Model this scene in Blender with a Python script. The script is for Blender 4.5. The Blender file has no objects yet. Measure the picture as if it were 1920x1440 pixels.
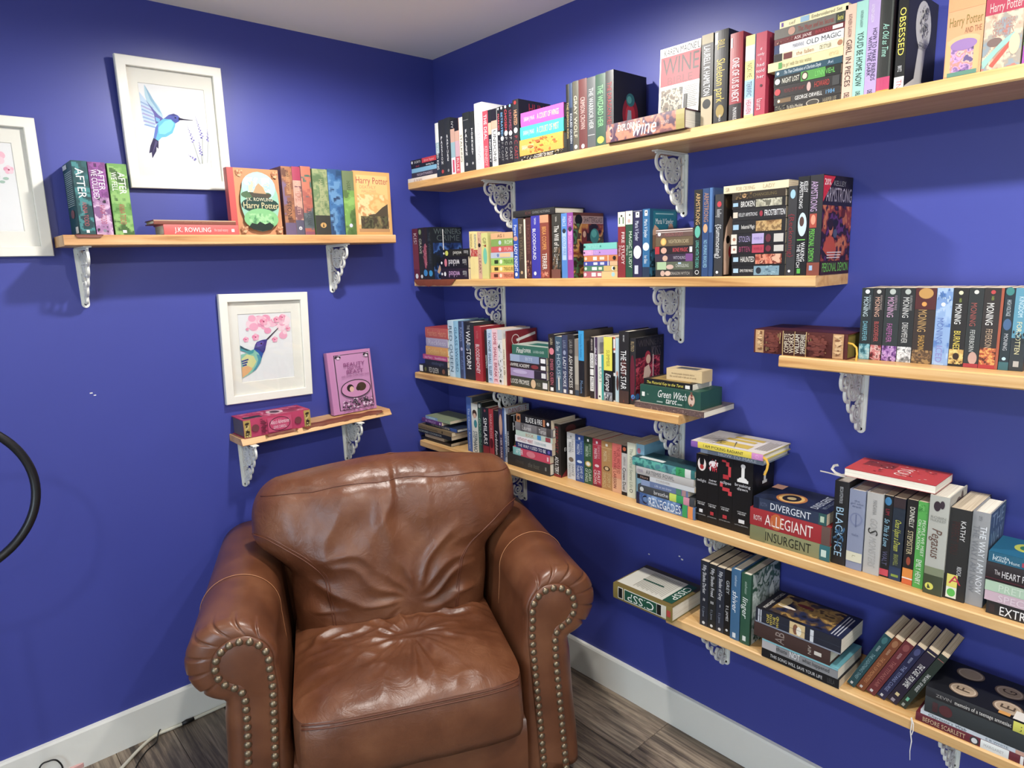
import bpy, math, random
from mathutils import Matrix, Vector, noise
random.seed(7)
SC = bpy.context.scene
COL = SC.collection
# ------------------------------------------------------------------ camera
F_PX = 1258.72
YAW, PITCH, ROLL = 0.724379274, 0.180169908, -0.0315079046
CAM = Vector((-1.78105, -2.45128, 1.60348))
_f = Vector((math.cos(PITCH)*math.sin(YAW), math.cos(PITCH)*math.cos(YAW), -math.sin(PITCH)))
_r = Vector((math.cos(YAW), -math.sin(YAW), 0.0)); _u = _r.cross(_f)
AX = math.cos(ROLL)*_r + math.sin(ROLL)*_u
AY = -math.sin(ROLL)*_r + math.cos(ROLL)*_u
AZ = _f
cam = bpy.data.objects.new('camera', bpy.data.cameras.new('camera'))
COL.objects.link(cam)
cam.data.sensor_fit = 'HORIZONTAL'; cam.data.sensor_width = 36.0
cam.data.lens = F_PX/1920*36.0
cam.data.clip_start = 0.02
cam.matrix_world = Matrix(((AX.x, AY.x, -AZ.x, CAM.x), (AX.y, AY.y, -AZ.y, CAM.y), (AX.z, AY.z, -AZ.z, CAM.z), (0, 0, 0, 1)))
SC.camera = cam
# ------------------------------------------------------------------ world, exposure, ceiling lamps
W = bpy.data.worlds.new('world'); SC.world = W; W.use_nodes = True
W.node_tree.nodes['Background'].inputs[0].default_value = (0.9, 0.95, 1.0, 1)
W.node_tree.nodes['Background'].inputs[1].default_value = 0.25
SC.view_settings.view_transform = 'Standard'
SC.view_settings.look = 'None'
SC.view_settings.gamma = 1.0
SC.view_settings.use_curve_mapping = False
SC.view_settings.exposure = 0.86
CEIL = 2.446
LAMPS = [(-0.80, -0.86, 56), (-0.80, -2.45, 48), (-2.40, -0.86, 11), (-2.40, -2.45, 27), (-2.40, -4.05, 22), (-0.80, -4.05, 28)]  # last two are unseen lamps added behind the camera for more bounce light
LAMP_COL = (1.0, 0.955, 0.90)

# ------------------------------------------------------------------ geometry helpers
def ray(x, y):
    return AX*((x-960)/F_PX) - AY*((y-720)/F_PX) + AZ
def on_x(x, y, X=0.0):
    d = ray(x, y); return CAM + d*((X-CAM.x)/d.x)
def on_y(x, y, Y=0.0):
    d = ray(x, y); return CAM + d*((Y-CAM.y)/d.y)
def on_z(x, y, Z=0.0):
    d = ray(x, y); return CAM + d*((Z-CAM.z)/d.z)
def y_at(px, X, Z):            # the y on the line (X, *, Z) seen at image column px
    k = (px-960)/F_PX
    m = AX - AZ*k
    return CAM.y - (m.x*(X-CAM.x)+m.z*(Z-CAM.z))/m.y
def x_at(px, Y, Z):
    k = (px-960)/F_PX
    m = AX - AZ*k
    return CAM.x - (m.y*(Y-CAM.y)+m.z*(Z-CAM.z))/m.x
def lin(h):
    if len(h) == 3: h = ''.join(c*2 for c in h)
    o = []
    for i in (0, 2, 4):
        c = int(h[i:i+2], 16)/255
        o.append(c/12.92 if c <= 0.04045 else ((c+0.055)/1.055)**2.4)
    return (o[0], o[1], o[2], 1.0)

def ink(h, k=0.74, d=0.10):
    c = lin(h); g = 0.2126*c[0]+0.7152*c[1]+0.0722*c[2]
    return tuple((x+(g-x)*d)*k for x in c[:3])+(1.0,)
def mesh_obj(name, verts, faces, mat=None, parent=None, smooth=False, cols=None, mats=None, midx=None):
    me = bpy.data.meshes.new(name)
    me.from_pydata([tuple(v) for v in verts], [], faces)
    if mat: me.materials.append(mat)
    if mats:
        for m in mats: me.materials.append(m)
        if midx: me.polygons.foreach_set('material_index', midx)
    if smooth: me.polygons.foreach_set('use_smooth', [True]*len(me.polygons))
    if cols:
        at = me.attributes.new('Col', 'FLOAT_COLOR', 'FACE')
        at.data.foreach_set('color', [c for k in cols for c in k])
    me.update()
    o = bpy.data.objects.new(name, me); COL.objects.link(o)
    if parent: o.parent = parent
    return o
def link_mesh(name, me, parent=None, loc=(0, 0, 0), rot=(0, 0, 0)):
    o = bpy.data.objects.new(name, me); COL.objects.link(o)
    o.parent = parent; o.location = loc; o.rotation_euler = rot
    return o
def tag(o, label, cat, group=None):
    o['label'] = label; o['category'] = cat
    if group: o['group'] = group
    return o
def thing(name, label, cat, loc=(0, 0, 0), rotz=0.0, group=None, mtx=None):
    o = bpy.data.objects.new(name, None); COL.objects.link(o)
    o.empty_display_size = 0.05
    if mtx is not None: o.matrix_world = mtx
    else:
        o.location = loc; o.rotation_euler = (0, 0, rotz)
    return tag(o, label, cat, group)
class MB:
    def __init__(s): s.v = []; s.f = []
    def box(s, a, b, bev=0.0):
        (x0, y0, z0), (x1, y1, z1) = a, b
        if bev <= 0:
            n = len(s.v)
            s.v += [(x0,y0,z0),(x1,y0,z0),(x1,y1,z0),(x0,y1,z0),(x0,y0,z1),(x1,y0,z1),(x1,y1,z1),(x0,y1,z1)]
            s.f += [tuple(n+i for i in q) for q in ((0,3,2,1),(4,5,6,7),(0,1,5,4),(1,2,6,5),(2,3,7,6),(3,0,4,7))]
            return s
        e = bev
        ring = lambda i, z: [(x0+i,y0+i+e,z),(x0+i+e,y0+i,z),(x1-i-e,y0+i,z),(x1-i,y0+i+e,z),(x1-i,y1-i-e,z),(x1-i-e,y1-i,z),(x0+i+e,y1-i,z),(x0+i,y1-i-e,z)]
        n = len(s.v)
        for i, z in ((e, z0), (0, z0+e), (0, z1-e), (e, z1)): s.v += ring(i, z)
        for k in range(3):
            for j in range(8):
                a_, b_ = n+k*8+j, n+k*8+(j+1) % 8
                s.f.append((a_, b_, b_+8, a_+8))
        s.f.append(tuple(n+7-j for j in range(8))); s.f.append(tuple(n+24+j for j in range(8)))
        return s
    def tube(s, pts, r, n=8, closed=False, cap=True):
        pts = [Vector(p) for p in pts]; m = len(pts); base = len(s.v)
        rs = r if isinstance(r, (list, tuple)) else [r]*m
        up = None
        for i, p in enumerate(pts):
            if closed: d = pts[(i+1) % m]-pts[i-1]
            else: d = pts[min(i+1, m-1)]-pts[max(i-1, 0)]
            d.normalize()
            if up is None:
                up = Vector((0, 0, 1)) if abs(d.z) < 0.9 else Vector((1, 0, 0))
            a = d.cross(up)
            if a.length < 1e-6: a = d.cross(Vector((0.3, 1, 0.2)))
            a.normalize(); b = a.cross(d); up = b
            for j in range(n):
                t = 2*math.pi*j/n
                s.v.append(p + a*(rs[i]*math.cos(t)) + b*(rs[i]*math.sin(t)))
        for i in range(m if closed else m-1):
            for j in range(n):
                a0 = base+i*n+j; a1 = base+i*n+(j+1) % n
                b0 = base+((i+1) % m)*n+j; b1 = base+((i+1) % m)*n+(j+1) % n
                s.f.append((a0, b0, b1, a1))
        if cap and not closed:
            s.f.append(tuple(base+j for j in range(n))); s.f.append(tuple(base+(m-1)*n+n-1-j for j in range(n)))
        return s
    def grid(s, rows, closed_u=False, flip=False):
        n = len(s.v); k = len(rows[0])
        for r_ in rows: s.v += list(r_)
        for i in range(len(rows)-1):
            for j in range(k if closed_u else k-1):
                a, b = n+i*k+j, n+i*k+(j+1) % k
                q = (a, b, b+k, a+k)
                s.f.append(q[::-1] if flip else q)
        return s
    def ribbon(s, pts, w, y0, y1):      # flat bar following a polyline in the x-z plane, extruded along y
        n = len(s.v); m = len(pts); L = []; R = []
        for i in range(m):
            a = pts[max(i-1, 0)]; b = pts[min(i+1, m-1)]
            dx, dz = b[0]-a[0], b[1]-a[1]; l = math.hypot(dx, dz) or 1
            nx, nz = -dz/l*w/2, dx/l*w/2
            L.append((pts[i][0]+nx, pts[i][1]+nz)); R.append((pts[i][0]-nx, pts[i][1]-nz))
        for i in range(m):
            s.v += [(L[i][0], y0, L[i][1]), (R[i][0], y0, R[i][1]), (R[i][0], y1, R[i][1]), (L[i][0], y1, L[i][1])]
        for i in range(m-1):
            for j in range(4):
                a, b = n+i*4+j, n+i*4+(j+1) % 4
                s.f.append((a, b, b+4, a+4))
        s.f.append((n, n+3, n+2, n+1)); e = n+(m-1)*4; s.f.append((e, e+1, e+2, e+3))
        return s
    def lathe(s, prof, n=20, c=(0, 0, 0)):
        rows = [[(c[0]+r*math.cos(2*math.pi*j/n), c[1]+r*math.sin(2*math.pi*j/n), c[2]+z) for j in range(n)] for r, z in prof]
        return s.grid(rows, closed_u=True)
    def obj(s, name, mat, parent=None, smooth=False, cols=None):
        return mesh_obj(name, s.v, s.f, mat, parent, smooth, cols)

# ------------------------------------------------------------------ materials
def new_mat(name):
    m = bpy.data.materials.new(name); m.use_nodes = True
    nt = m.node_tree; b = nt.nodes['Principled BSDF']
    return m, nt, b
def nd(nt, typ, **kw):
    n = nt.nodes.new(typ)
    for k, v in kw.items():
        if k.startswith('i_'): n.inputs[k[2:].replace('_', ' ')].default_value = v
        else: setattr(n, k, v)
    return n
def ramp(nt, fac, stops):
    r = nt.nodes.new('ShaderNodeValToRGB')
    el = r.color_ramp.elements
    while len(el) < len(stops): el.new(0.5)
    for e, (p, c) in zip(el, stops): e.position = p; e.color = lin(c)
    nt.links.new(fac, r.inputs['Fac']); return r.outputs['Color']
def mixc(nt, fac, a, b, typ='MIX'):
    m = nt.nodes.new('ShaderNodeMix'); m.data_type = 'RGBA'; m.blend_type = typ
    for s, v in ((m.inputs[0], fac), (m.inputs[6], a), (m.inputs[7], b)):
        if hasattr(v, 'is_output') or hasattr(v, 'links'): nt.links.new(v, s)
        else: s.default_value = v
    return m.outputs[2]
def coords(nt, scale=(1, 1, 1), kind='Object'):
    tc = nt.nodes.new('ShaderNodeTexCoord'); mp = nt.nodes.new('ShaderNodeMapping')
    mp.inputs['Scale'].default_value = scale
    nt.links.new(tc.outputs[kind], mp.inputs['Vector']); return mp.outputs['Vector']
def noise_tex(nt, vec, scale, detail=4, rough=0.55, dist=0.0):
    n = nd(nt, 'ShaderNodeTexNoise'); n.inputs['Scale'].default_value = scale
    n.inputs['Detail'].default_value = detail; n.inputs['Roughness'].default_value = rough; n.inputs['Distortion'].default_value = dist
    nt.links.new(vec, n.inputs['Vector']); return n.outputs['Fac']
def bump(nt, b, h, strength, dist=0.002):
    n = nd(nt, 'ShaderNodeBump'); n.inputs['Strength'].default_value = strength; n.inputs['Distance'].default_value = dist
    nt.links.new(h, n.inputs['Height']); nt.links.new(n.outputs['Normal'], b.inputs['Normal'])
def simple(name, col, rough=0.5, metal=0.0, var=0.0, vscale=20, bmp=0.0, bscale=300, coat=0.0):
    m, nt, b = new_mat(name)
    b.inputs['Base Color'].default_value = lin(col); b.inputs['Roughness'].default_value = rough; b.inputs['Metallic'].default_value = metal
    b.inputs['Coat Weight'].default_value = coat
    if var > 0:
        v = coords(nt); f = noise_tex(nt, v, vscale, 5)
        c = lin(col); d = tuple(x*(1-var) for x in c[:3])+(1,)
        nt.links.new(mixc(nt, f, c, d), b.inputs['Base Color'])
    if bmp > 0:
        v = coords(nt); bump(nt, b, noise_tex(nt, v, bscale, 3), bmp, 0.001)
    return m
def wood_mat(name, axis, light, mid, dark):
    m, nt, b = new_mat(name)
    sc = {'x': (1.6, 26, 26), 'y': (26, 1.6, 26)}[axis]
    v = coords(nt, sc)
    n1 = noise_tex(nt, v, 1.0, 6, 0.6, 0.6)
    c1 = ramp(nt, n1, [(0.25, dark), (0.42, mid), (0.62, light), (0.8, mid)])
    v2 = coords(nt, {'x': (0.8, 5, 5), 'y': (5, 0.8, 5)}[axis])
    n2 = noise_tex(nt, v2, 1.7, 3, 0.5, 0.3)
    c2 = mixc(nt, ramp(nt, n2, [(0.56, '000000'), (0.72, '707070')]), c1, lin('b9845a'))
    vo = nd(nt, 'ShaderNodeTexVoronoi'); vo.inputs['Scale'].default_value = 1.0
    nt.links.new(coords(nt, {'x': (5, 12, 12), 'y': (12, 5, 12)}[axis]), vo.inputs['Vector'])
    k = ramp(nt, vo.outputs['Distance'], [(0.0, 'ffffff'), (0.07, '909090'), (0.14, '000000')])
    c3 = mixc(nt, k, c2, lin('6e4426'))
    nt.links.new(c3, b.inputs['Base Color'])
    b.inputs['Roughness'].default_value = 0.42
    bump(nt, b, n1, 0.15, 0.001)
    return m
M = {}
M['white_paint'] = simple('white_paint', 'dcdbd4', 0.45, var=0.06, vscale=12)
M['bracket_white'] = simple('bracket_white', 'e2e2da', 0.4, var=0.12, vscale=60, bmp=0.15, bscale=200)
M['black_metal'] = simple('black_metal', '101012', 0.35)
M['screw'] = simple('screw', '1b1a19', 0.45, metal=0.6)
M['ceiling'] = simple('ceiling', 'f6f1e6', 0.9, bmp=0.2, bscale=260)
M['far_wall'] = simple('far_wall', 'efeeea', 0.85)
m, nt, b = new_mat('blue_wall')
v = coords(nt); n1 = noise_tex(nt, v, 2.2, 3); n2 = noise_tex(nt, v, 9.0, 6, 0.7)
c = mixc(nt, n1, lin('383f8a'), lin('3d4490'))
scuff = ramp(nt, n2, [(0.70, '000000'), (0.78, '404040')])
nt.links.new(mixc(nt, scuff, c, lin('5058a0')), b.inputs['Base Color'])
b.inputs['Roughness'].default_value = 0.42; b.inputs['Specular IOR Level'].default_value = 0.4
bump(nt, b, noise_tex(nt, v, 420, 2), 0.06, 0.001)
M['blue_wall'] = m
M['wood_y'] = wood_mat('wood_y', 'y', 'cfab78', 'bf945c', '99693c')
M['wood_x'] = wood_mat('wood_x', 'x', 'cfa87a', 'bd8f5e', '94653d')
M['bark'] = simple('bark', '7a3d28', 0.55, var=0.55, vscale=40, bmp=0.5, bscale=90)
# floor planks: grey-brown rustic laminate, each plank shifted by its own random number
m, nt, b = new_mat('laminate')
tc = nd(nt, 'ShaderNodeTexCoord'); oi = nd(nt, 'ShaderNodeObjectInfo')
mul = nd(nt, 'ShaderNodeVectorMath', operation='MULTIPLY_ADD')
nt.links.new(oi.outputs['Random'], mul.inputs[0]); mul.inputs[1].default_value = (31, 17, 3); nt.links.new(tc.outputs['Object'], mul.inputs[2])
mp = nd(nt, 'ShaderNodeMapping'); mp.inputs['Scale'].default_value = (85, 3.4, 1); nt.links.new(mul.outputs[0], mp.inputs['Vector'])
n1 = noise_tex(nt, mp.outputs['Vector'], 1.0, 12, 0.68, 0.9)
mp2 = nd(nt, 'ShaderNodeMapping'); mp2.inputs['Scale'].default_value = (11, 1.6, 1); nt.links.new(mul.outputs[0], mp2.inputs['Vector'])
n2 = noise_tex(nt, mp2.outputs['Vector'], 1.0, 4, 0.6, 1.5)
c1 = ramp(nt, n1, [(0.36, '221d1a'), (0.46, '5a4e44'), (0.54, '8c7b68'), (0.66, 'b5a58e')])
c2 = ramp(nt, n2, [(0.36, '3a312b'), (0.5, '75665a'), (0.64, 'aa9b86')])
c3 = mixc(nt, 0.5, c1, c2)
rv = nd(nt, 'ShaderNodeMapRange'); rv.inputs[3].default_value = 0.62; rv.inputs[4].default_value = 1.1; nt.links.new(oi.outputs['Random'], rv.inputs[0])
hsv = nd(nt, 'ShaderNodeHueSaturation'); nt.links.new(c3, hsv.inputs['Color']); nt.links.new(rv.outputs[0], hsv.inputs['Value'])
nt.links.new(hsv.outputs[0], b.inputs['Base Color']); b.inputs['Roughness'].default_value = 0.45
bump(nt, b, n1, 0.2, 0.001)
M['laminate'] = m
# leather
m, nt, b = new_mat('leather')
v = coords(nt); n1 = noise_tex(nt, v, 5.5, 5, 0.6); n2 = noise_tex(nt, v, 60, 5, 0.6)
c1 = ramp(nt, n1, [(0.3, '522f1e'), (0.5, '633b26'), (0.72, '764c33')])
nt.links.new(mixc(nt, ramp(nt, n2, [(0.62, '000000'), (0.8, '505050')]), c1, lin('8a6044')), b.inputs['Base Color'])
r_ = nd(nt, 'ShaderNodeMapRange'); r_.inputs[3].default_value = 0.24; r_.inputs[4].default_value = 0.44; nt.links.new(n1, r_.inputs[0]); nt.links.new(r_.outputs[0], b.inputs['Roughness'])
vo = nd(nt, 'ShaderNodeTexVoronoi', feature='DISTANCE_TO_EDGE'); vo.inputs['Scale'].default_value = 330; nt.links.new(v, vo.inputs['Vector'])
bump(nt, b, vo.outputs['Distance'], 0.12, 0.0012)
M['leather'] = m
m2 = m.copy(); m2.name = 'leather_creased'
nt = m2.node_tree; b = nt.nodes['Principled BSDF']
v = coords(nt, (1, 1, 1)); w = noise_tex(nt, v, 16, 6, 0.6, 2.2)
bn = [n for n in nt.nodes if n.type == 'BUMP'][0]
b2 = nd(nt, 'ShaderNodeBump'); b2.inputs['Strength'].default_value = 0.3; b2.inputs['Distance'].default_value = 0.006
nt.links.new(w, b2.inputs['Height']); nt.links.new(bn.outputs['Normal'], b2.inputs['Normal']); nt.links.new(b2.outputs['Normal'], b.inputs['Normal'])
M['leather_creased'] = m2
M['stitch'] = simple('stitch', '5a2f1c', 0.5)
M['stitch_light'] = simple('stitch_light', 'a06c48', 0.5)
M['brass'] = simple('brass', '8d7d66', 0.34, metal=0.8, var=0.35, vscale=400)
# print materials: the colour sits on the faces of the printed shapes
def col_mat(name, rough, spec=0.5, coat=0.0):
    m, nt, b = new_mat(name)
    a = nd(nt, 'ShaderNodeAttribute', attribute_name='Col')
    nt.links.new(a.outputs['Color'], b.inputs['Base Color'])
    b.inputs['Roughness'].default_value = rough; b.inputs['Specular IOR Level'].default_value = spec
    b.inputs['Coat Weight'].default_value = coat; b.inputs['Coat Roughness'].default_value = 0.15
    return m
M['print'] = col_mat('print', 0.45, 0.35)
M['cover'] = col_mat('cover', 0.42, 0.4)
M['cloth_cover'] = col_mat('cloth_cover', 0.6, 0.3)
M['paper_art'] = col_mat('paper_art', 0.8, 0.2)
m, nt, b = new_mat('pages')
v = coords(nt, (900, 6, 6)); n1 = noise_tex(nt, v, 1.0, 2)
nt.links.new(ramp(nt, n1, [(0.3, 'a3937a'), (0.7, 'd3c6ae')]), b.inputs['Base Color']); b.inputs['Roughness'].default_value = 0.85
M['pages'] = m
m, nt, b = new_mat('white_pages')
v = coords(nt, (900, 6, 6)); n1 = noise_tex(nt, v, 1.0, 2)
nt.links.new(ramp(nt, n1, [(0.3, 'c3bcab'), (0.7, 'e9e4d6')]), b.inputs['Base Color']); b.inputs['Roughness'].default_value = 0.85
M['white_pages'] = m
M['gilt_pages'] = simple('gilt_pages', '9a8a4a', 0.35, metal=0.5)
M['silver_pages'] = simple('silver_pages', '6e6560', 0.4, metal=0.4)
m, nt, b = new_mat('picture_glass')
nt.nodes.remove(b); out = nt.nodes['Material Output']
tr = nd(nt, 'ShaderNodeBsdfTransparent'); gl = nd(nt, 'ShaderNodeBsdfGlossy'); gl.inputs['Roughness'].default_value = 0.03
lw = nd(nt, 'ShaderNodeLayerWeight'); pw_ = nd(nt, 'ShaderNodeMath', operation='POWER'); pw_.inputs[1].default_value = 4.0
nt.links.new(lw.outputs['Facing'], pw_.inputs[0]); fr = nd(nt, 'ShaderNodeMath', operation='MULTIPLY_ADD'); fr.inputs[1].default_value = 0.9; fr.inputs[2].default_value = 0.045
nt.links.new(pw_.outputs[0], fr.inputs[0])
mx = nd(nt, 'ShaderNodeMixShader')
for a_, b_ in ((fr.outputs[0], mx.inputs[0]), (tr.outputs[0], mx.inputs[1]), (gl.outputs[0], mx.inputs[2]), (mx.outputs[0], out.inputs['Surface'])): nt.links.new(a_, b_)
M['glass'] = m
m, nt, b = new_mat('lamp_lens')
b.inputs['Emission Color'].default_value = LAMP_COL+(1,); b.inputs['Emission Strength'].default_value = 14.0
M['lens'] = m

# ------------------------------------------------------------------ room shell
XW, YW = -4.3, -4.9
def struct(o): o['kind'] = 'structure'; return o
struct(MB().box((0, YW, 0), (0.1, 0.1, CEIL)).obj('wall_right', M['blue_wall']))
struct(MB().box((XW, 0, 0), (0, 0.1, CEIL)).obj('wall_left', M['blue_wall']))
struct(MB().box((XW-0.1, YW, 0), (XW, 0.1, CEIL)).obj('wall_far_side', M['far_wall']))
struct(MB().box((XW-0.1, YW-0.1, 0), (0.1, YW, CEIL)).obj('wall_behind', M['far_wall']))
struct(MB().box((XW-0.1, YW-0.1, CEIL), (0.1, 0.1, CEIL+0.08)).obj('ceiling', M['ceiling']))
floor = struct(MB().box((XW-0.1, YW-0.1, -0.06), (0.1, 0.1, -0.012)).obj('floor', simple('subfloor', '1c1815', 0.9)))
PW, PL = 0.178, 1.22
pm = None
nc = int(4.3/PW)+2
for i in range(nc):
    x1 = -i*PW - 0.05; x0 = max(x1-PW, XW); x1 = min(x1, 0)
    if i == 0: x1 = 0.0
    if x1-x0 < 0.02: continue
    y = 0.0-((i*0.47) % 1.0)*PL
    segs = [(y, 0.0)] if y < -0.03 else []
    while y > YW:
        segs.append((max(y-PL, YW), y)); y -= PL
    for a, c in segs:
        if c-a < 0.02: continue
        o = MB().box((-(x1-x0)/2+0.0006, a-(a+c)/2+0.0006, -0.012), ((x1-x0)/2-0.0006, c-(a+c)/2-0.0006, 0.0), 0.0012).obj('plank', M['laminate'], floor)
        o.location = ((x0+x1)/2, (a+c)/2, 0)
def baseboard(name, pts):
    prof = [(0, 0), (-0.013, 0), (-0.013, 0.124), (-0.010, 0.131), (0, 0.133)]
    b = MB()
    if name.endswith('right'): rows = [[(x, y, z) for x, z in prof] for y in pts]
    else: rows = [[(x, p, z) for p, z in prof] for x in pts]
    b.grid(rows, flip=not name.endswith('right'))
    o = struct(b.obj(name, M['white_paint']))
    return o
baseboard('baseboard_right', [YW, 0.0])
baseboard('baseboard_left', [XW, -0.013])
for i, (x, y, e) in enumerate(LAMPS):
    words_ = ['nearest the corner', 'above the right wall shelves', 'along the left wall', 'in the middle of the ceiling', 'added for bounce at the far side near the back', 'added for bounce near the back right']
    t = thing('recessed_ceiling_light', 'round white recessed ceiling light '+words_[i], 'ceiling light', (x, y, CEIL), group='recessed ceiling lights')
    b = MB(); b.lathe([(0.052, -0.004), (0.055, -0.007), (0.078, -0.006), (0.083, 0.0)], 28); b.obj('trim_ring', M['white_paint'], t, True)
    b = MB(); b.lathe([(0.0001, -0.0045), (0.053, -0.0045)], 28); o = b.obj('lens', M['lens'], t)
    l = bpy.data.lights.new('lamp', 'SPOT'); l.energy = e; l.color = LAMP_COL; l.spot_size = math.radians(175); l.spot_blend = 0.40; l.shadow_soft_size = 0.045
    lo = bpy.data.objects.new('lamp', l); COL.objects.link(lo); lo.parent = t; lo.location = (0, 0, -0.02)

# window on the far side wall, outside the frame: the cool daylight on the lower right wall comes from here
m, nt, b = new_mat('daylight_pane'); b.inputs['Emission Color'].default_value = (0.62, 0.82, 1.0, 1); b.inputs['Emission Strength'].default_value = 6.0; M['daylight'] = m
win = bpy.data.objects.new('window_1', None); COL.objects.link(win); struct(win); win.location = (XW, -2.85, 0.45)
f = MB()
for a, c in (((0, -0.72, -0.06), (0.03, 0.72, 0.0)), ((0, -0.72, 1.45), (0.03, 0.72, 1.51)), ((0, -0.72, 0), (0.03, -0.66, 1.45)), ((0, 0.66, 0), (0.03, 0.72, 1.45)), ((0, -0.025, 0), (0.028, 0.025, 1.45))): f.box(a, c)
f.obj('window_frame', M['white_paint'], win)
for y0 in (-0.66, 0.025): MB().box((0.004, y0, 0), (0.008, y0+0.635, 1.45)).obj('window_pane', M['daylight'], win)

# small chips in the paint of both walls
wl, wr = bpy.data.objects['wall_left'], bpy.data.objects['wall_right']
for x, y, r_c in ((171, 737, 0.004), (178, 741, 0.0035)):
    p = on_y(x, y); MB().box((p.x-r_c, -0.0006, p.z-r_c*0.45), (p.x+r_c, 0.0, p.z+r_c*0.45), 0.0002).obj('paint_chip', M['white_paint'], wl)
for x, y, r_c in ((1217, 1039, 0.003), (1279, 1049, 0.004), (1274, 1043, 0.003)):
    p = on_x(x, y); MB().box((-0.0006, p.y-r_c, p.z-r_c*0.6), (0.0, p.y+r_c, p.z+r_c*0.6), 0.0002).obj('paint_chip', M['white_paint'], wr)
# ------------------------------------------------------------------ shelves
def board_mesh(wall, a, b, za, zb, depth, th, seed, slope=0.0, wob=0.003):
    """plank from a to b along the wall (y on the right wall, x on the left), top at za..zb"""
    n = 48; rows = []
    for i in range(n+1):
        k = i/n; p = a+(b-a)*k; zt = za+(zb-za)*k; z0 = zt-th
        w = wob*noise.noise(Vector((p*4.0, seed, 0)))
        w2 = wob*noise.noise(Vector((p*5.0, seed+9, 0)))
        d0 = depth+w; d1 = depth-slope+w2
        sec = [(0.0, z0), (-d0+0.003, z0), (-d0, z0+0.003), (-d1, zt-0.003), (-d1+0.003, zt), (0.0, zt)]
        rows.append([(x, p, z) if wall == 'R' else (p, x, z) for x, z in sec])
    m = MB(); m.grid(rows, closed_u=True, flip=(wall == 'R') == (b > a))
    k = len(rows[0]); e = (len(rows)-1)*k
    m.f.append(tuple(range(k))); m.f.append(tuple(e+k-1-j for j in range(k)))
    return m
def bark(parent, wall, a, b, za, zb, depth, th, seed, top=0.0, slope=0.0):
    """reddish strip of bark left on the front edge, with a ragged outline"""
    n = 30; rows = []
    for i in range(n+1):
        k = i/n; p = a+(b-a)*k; zt = za+(zb-za)*k
        env = min(1, 14*k, 9*(1-k))
        h = th*env*(0.9+0.3*noise.noise(Vector((p*23, seed, 1))))
        tw = top*env*(0.6+0.6*noise.noise(Vector((p*17, seed, 5))))
        d = depth-slope
        sec = [(-depth-0.0036+slope*(h/th if slope else 0)*0.95, zt-h), (-d-0.0036, zt-0.002), (-d+0.001, zt+0.0012), (-d+0.002+max(tw, 0), zt+0.0012)]
        rows.append([(x, p, z) if wall == 'R' else (p, x, z) for x, z in sec])
    m = MB(); m.grid(rows, flip=(wall == 'R') == (b > a))
    return m.obj('bark_edge', M['bark'], parent, True)
SH = {}
def shelf(key, label, wall, a, b, za, zb, depth, th, seed, barks=(), slope=0.0):
    t = thing('wall_shelf', label, 'shelf', group='wooden wall shelves')
    board_mesh(wall, a, b, za, zb, depth, th, seed, slope).obj('board', M['wood_y' if wall == 'R' else 'wood_x'], t)
    for (p, q, hh, top) in barks:
        f = lambda s: za+(zb-za)*(s-a)/(b-a)
        bark(t, wall, p, q, f(p), f(q), depth, hh, seed+3, top, slope)
    SH[key] = (a, b, za, zb, depth, th)
    return t
shelf('S1', 'longest pale wooden board shelf, topmost on the right wall', 'R', -0.070, -2.75, 1.931, 1.931, 0.203, 0.028, 1)
shelf('S2', 'pale wooden board shelf second from the top, reddish bark at its left end', 'R', -0.045, -1.735, 1.5405, 1.549, 0.182, 0.027, 2, [(-0.047, -0.335, 0.0265, 0.02)])
shelf('S3', 'pale wooden board shelf third from the top on the right wall', 'R', -0.020, -1.366, 1.1455, 1.155, 0.190, 0.0265, 3)
shelf('S4', 'long pale wooden board shelf behind the armchair', 'R', -0.030, -2.60, 0.843, 0.840, 0.190, 0.027, 4)
shelf('S5', 'lowest wooden board shelf above the baseboard', 'R', -1.335, -2.62, 0.530, 0.541, 0.195, 0.0285, 5)
shelf('SR', 'short wooden board shelf at the right edge under the gold-tooled book', 'R', -1.656, -2.60, 1.3530, 1.355, 0.190, 0.028, 6)
shelf('LS', 'wooden board shelf on the left wall below the framed bird print', 'L', -1.4295, -0.333, 1.7175, 1.7205, 0.160, 0.031, 7, [(-1.40, -1.33, 0.010, 0.0)])
shelf('LL', 'small live-edge wooden shelf low on the left wall above the armchair', 'L', -0.985, -0.383, 1.0215, 1.0295, 0.128, 0.024, 8, [(-0.90, -0.78, 0.012, 0.05), (-0.76, -0.42, 0.018, 0.045)], 0.012)
def top_of(key, p):
    a, b, za, zb, d, th = SH[key]
    return za+(zb-za)*(p-a)/(b-a)
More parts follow.
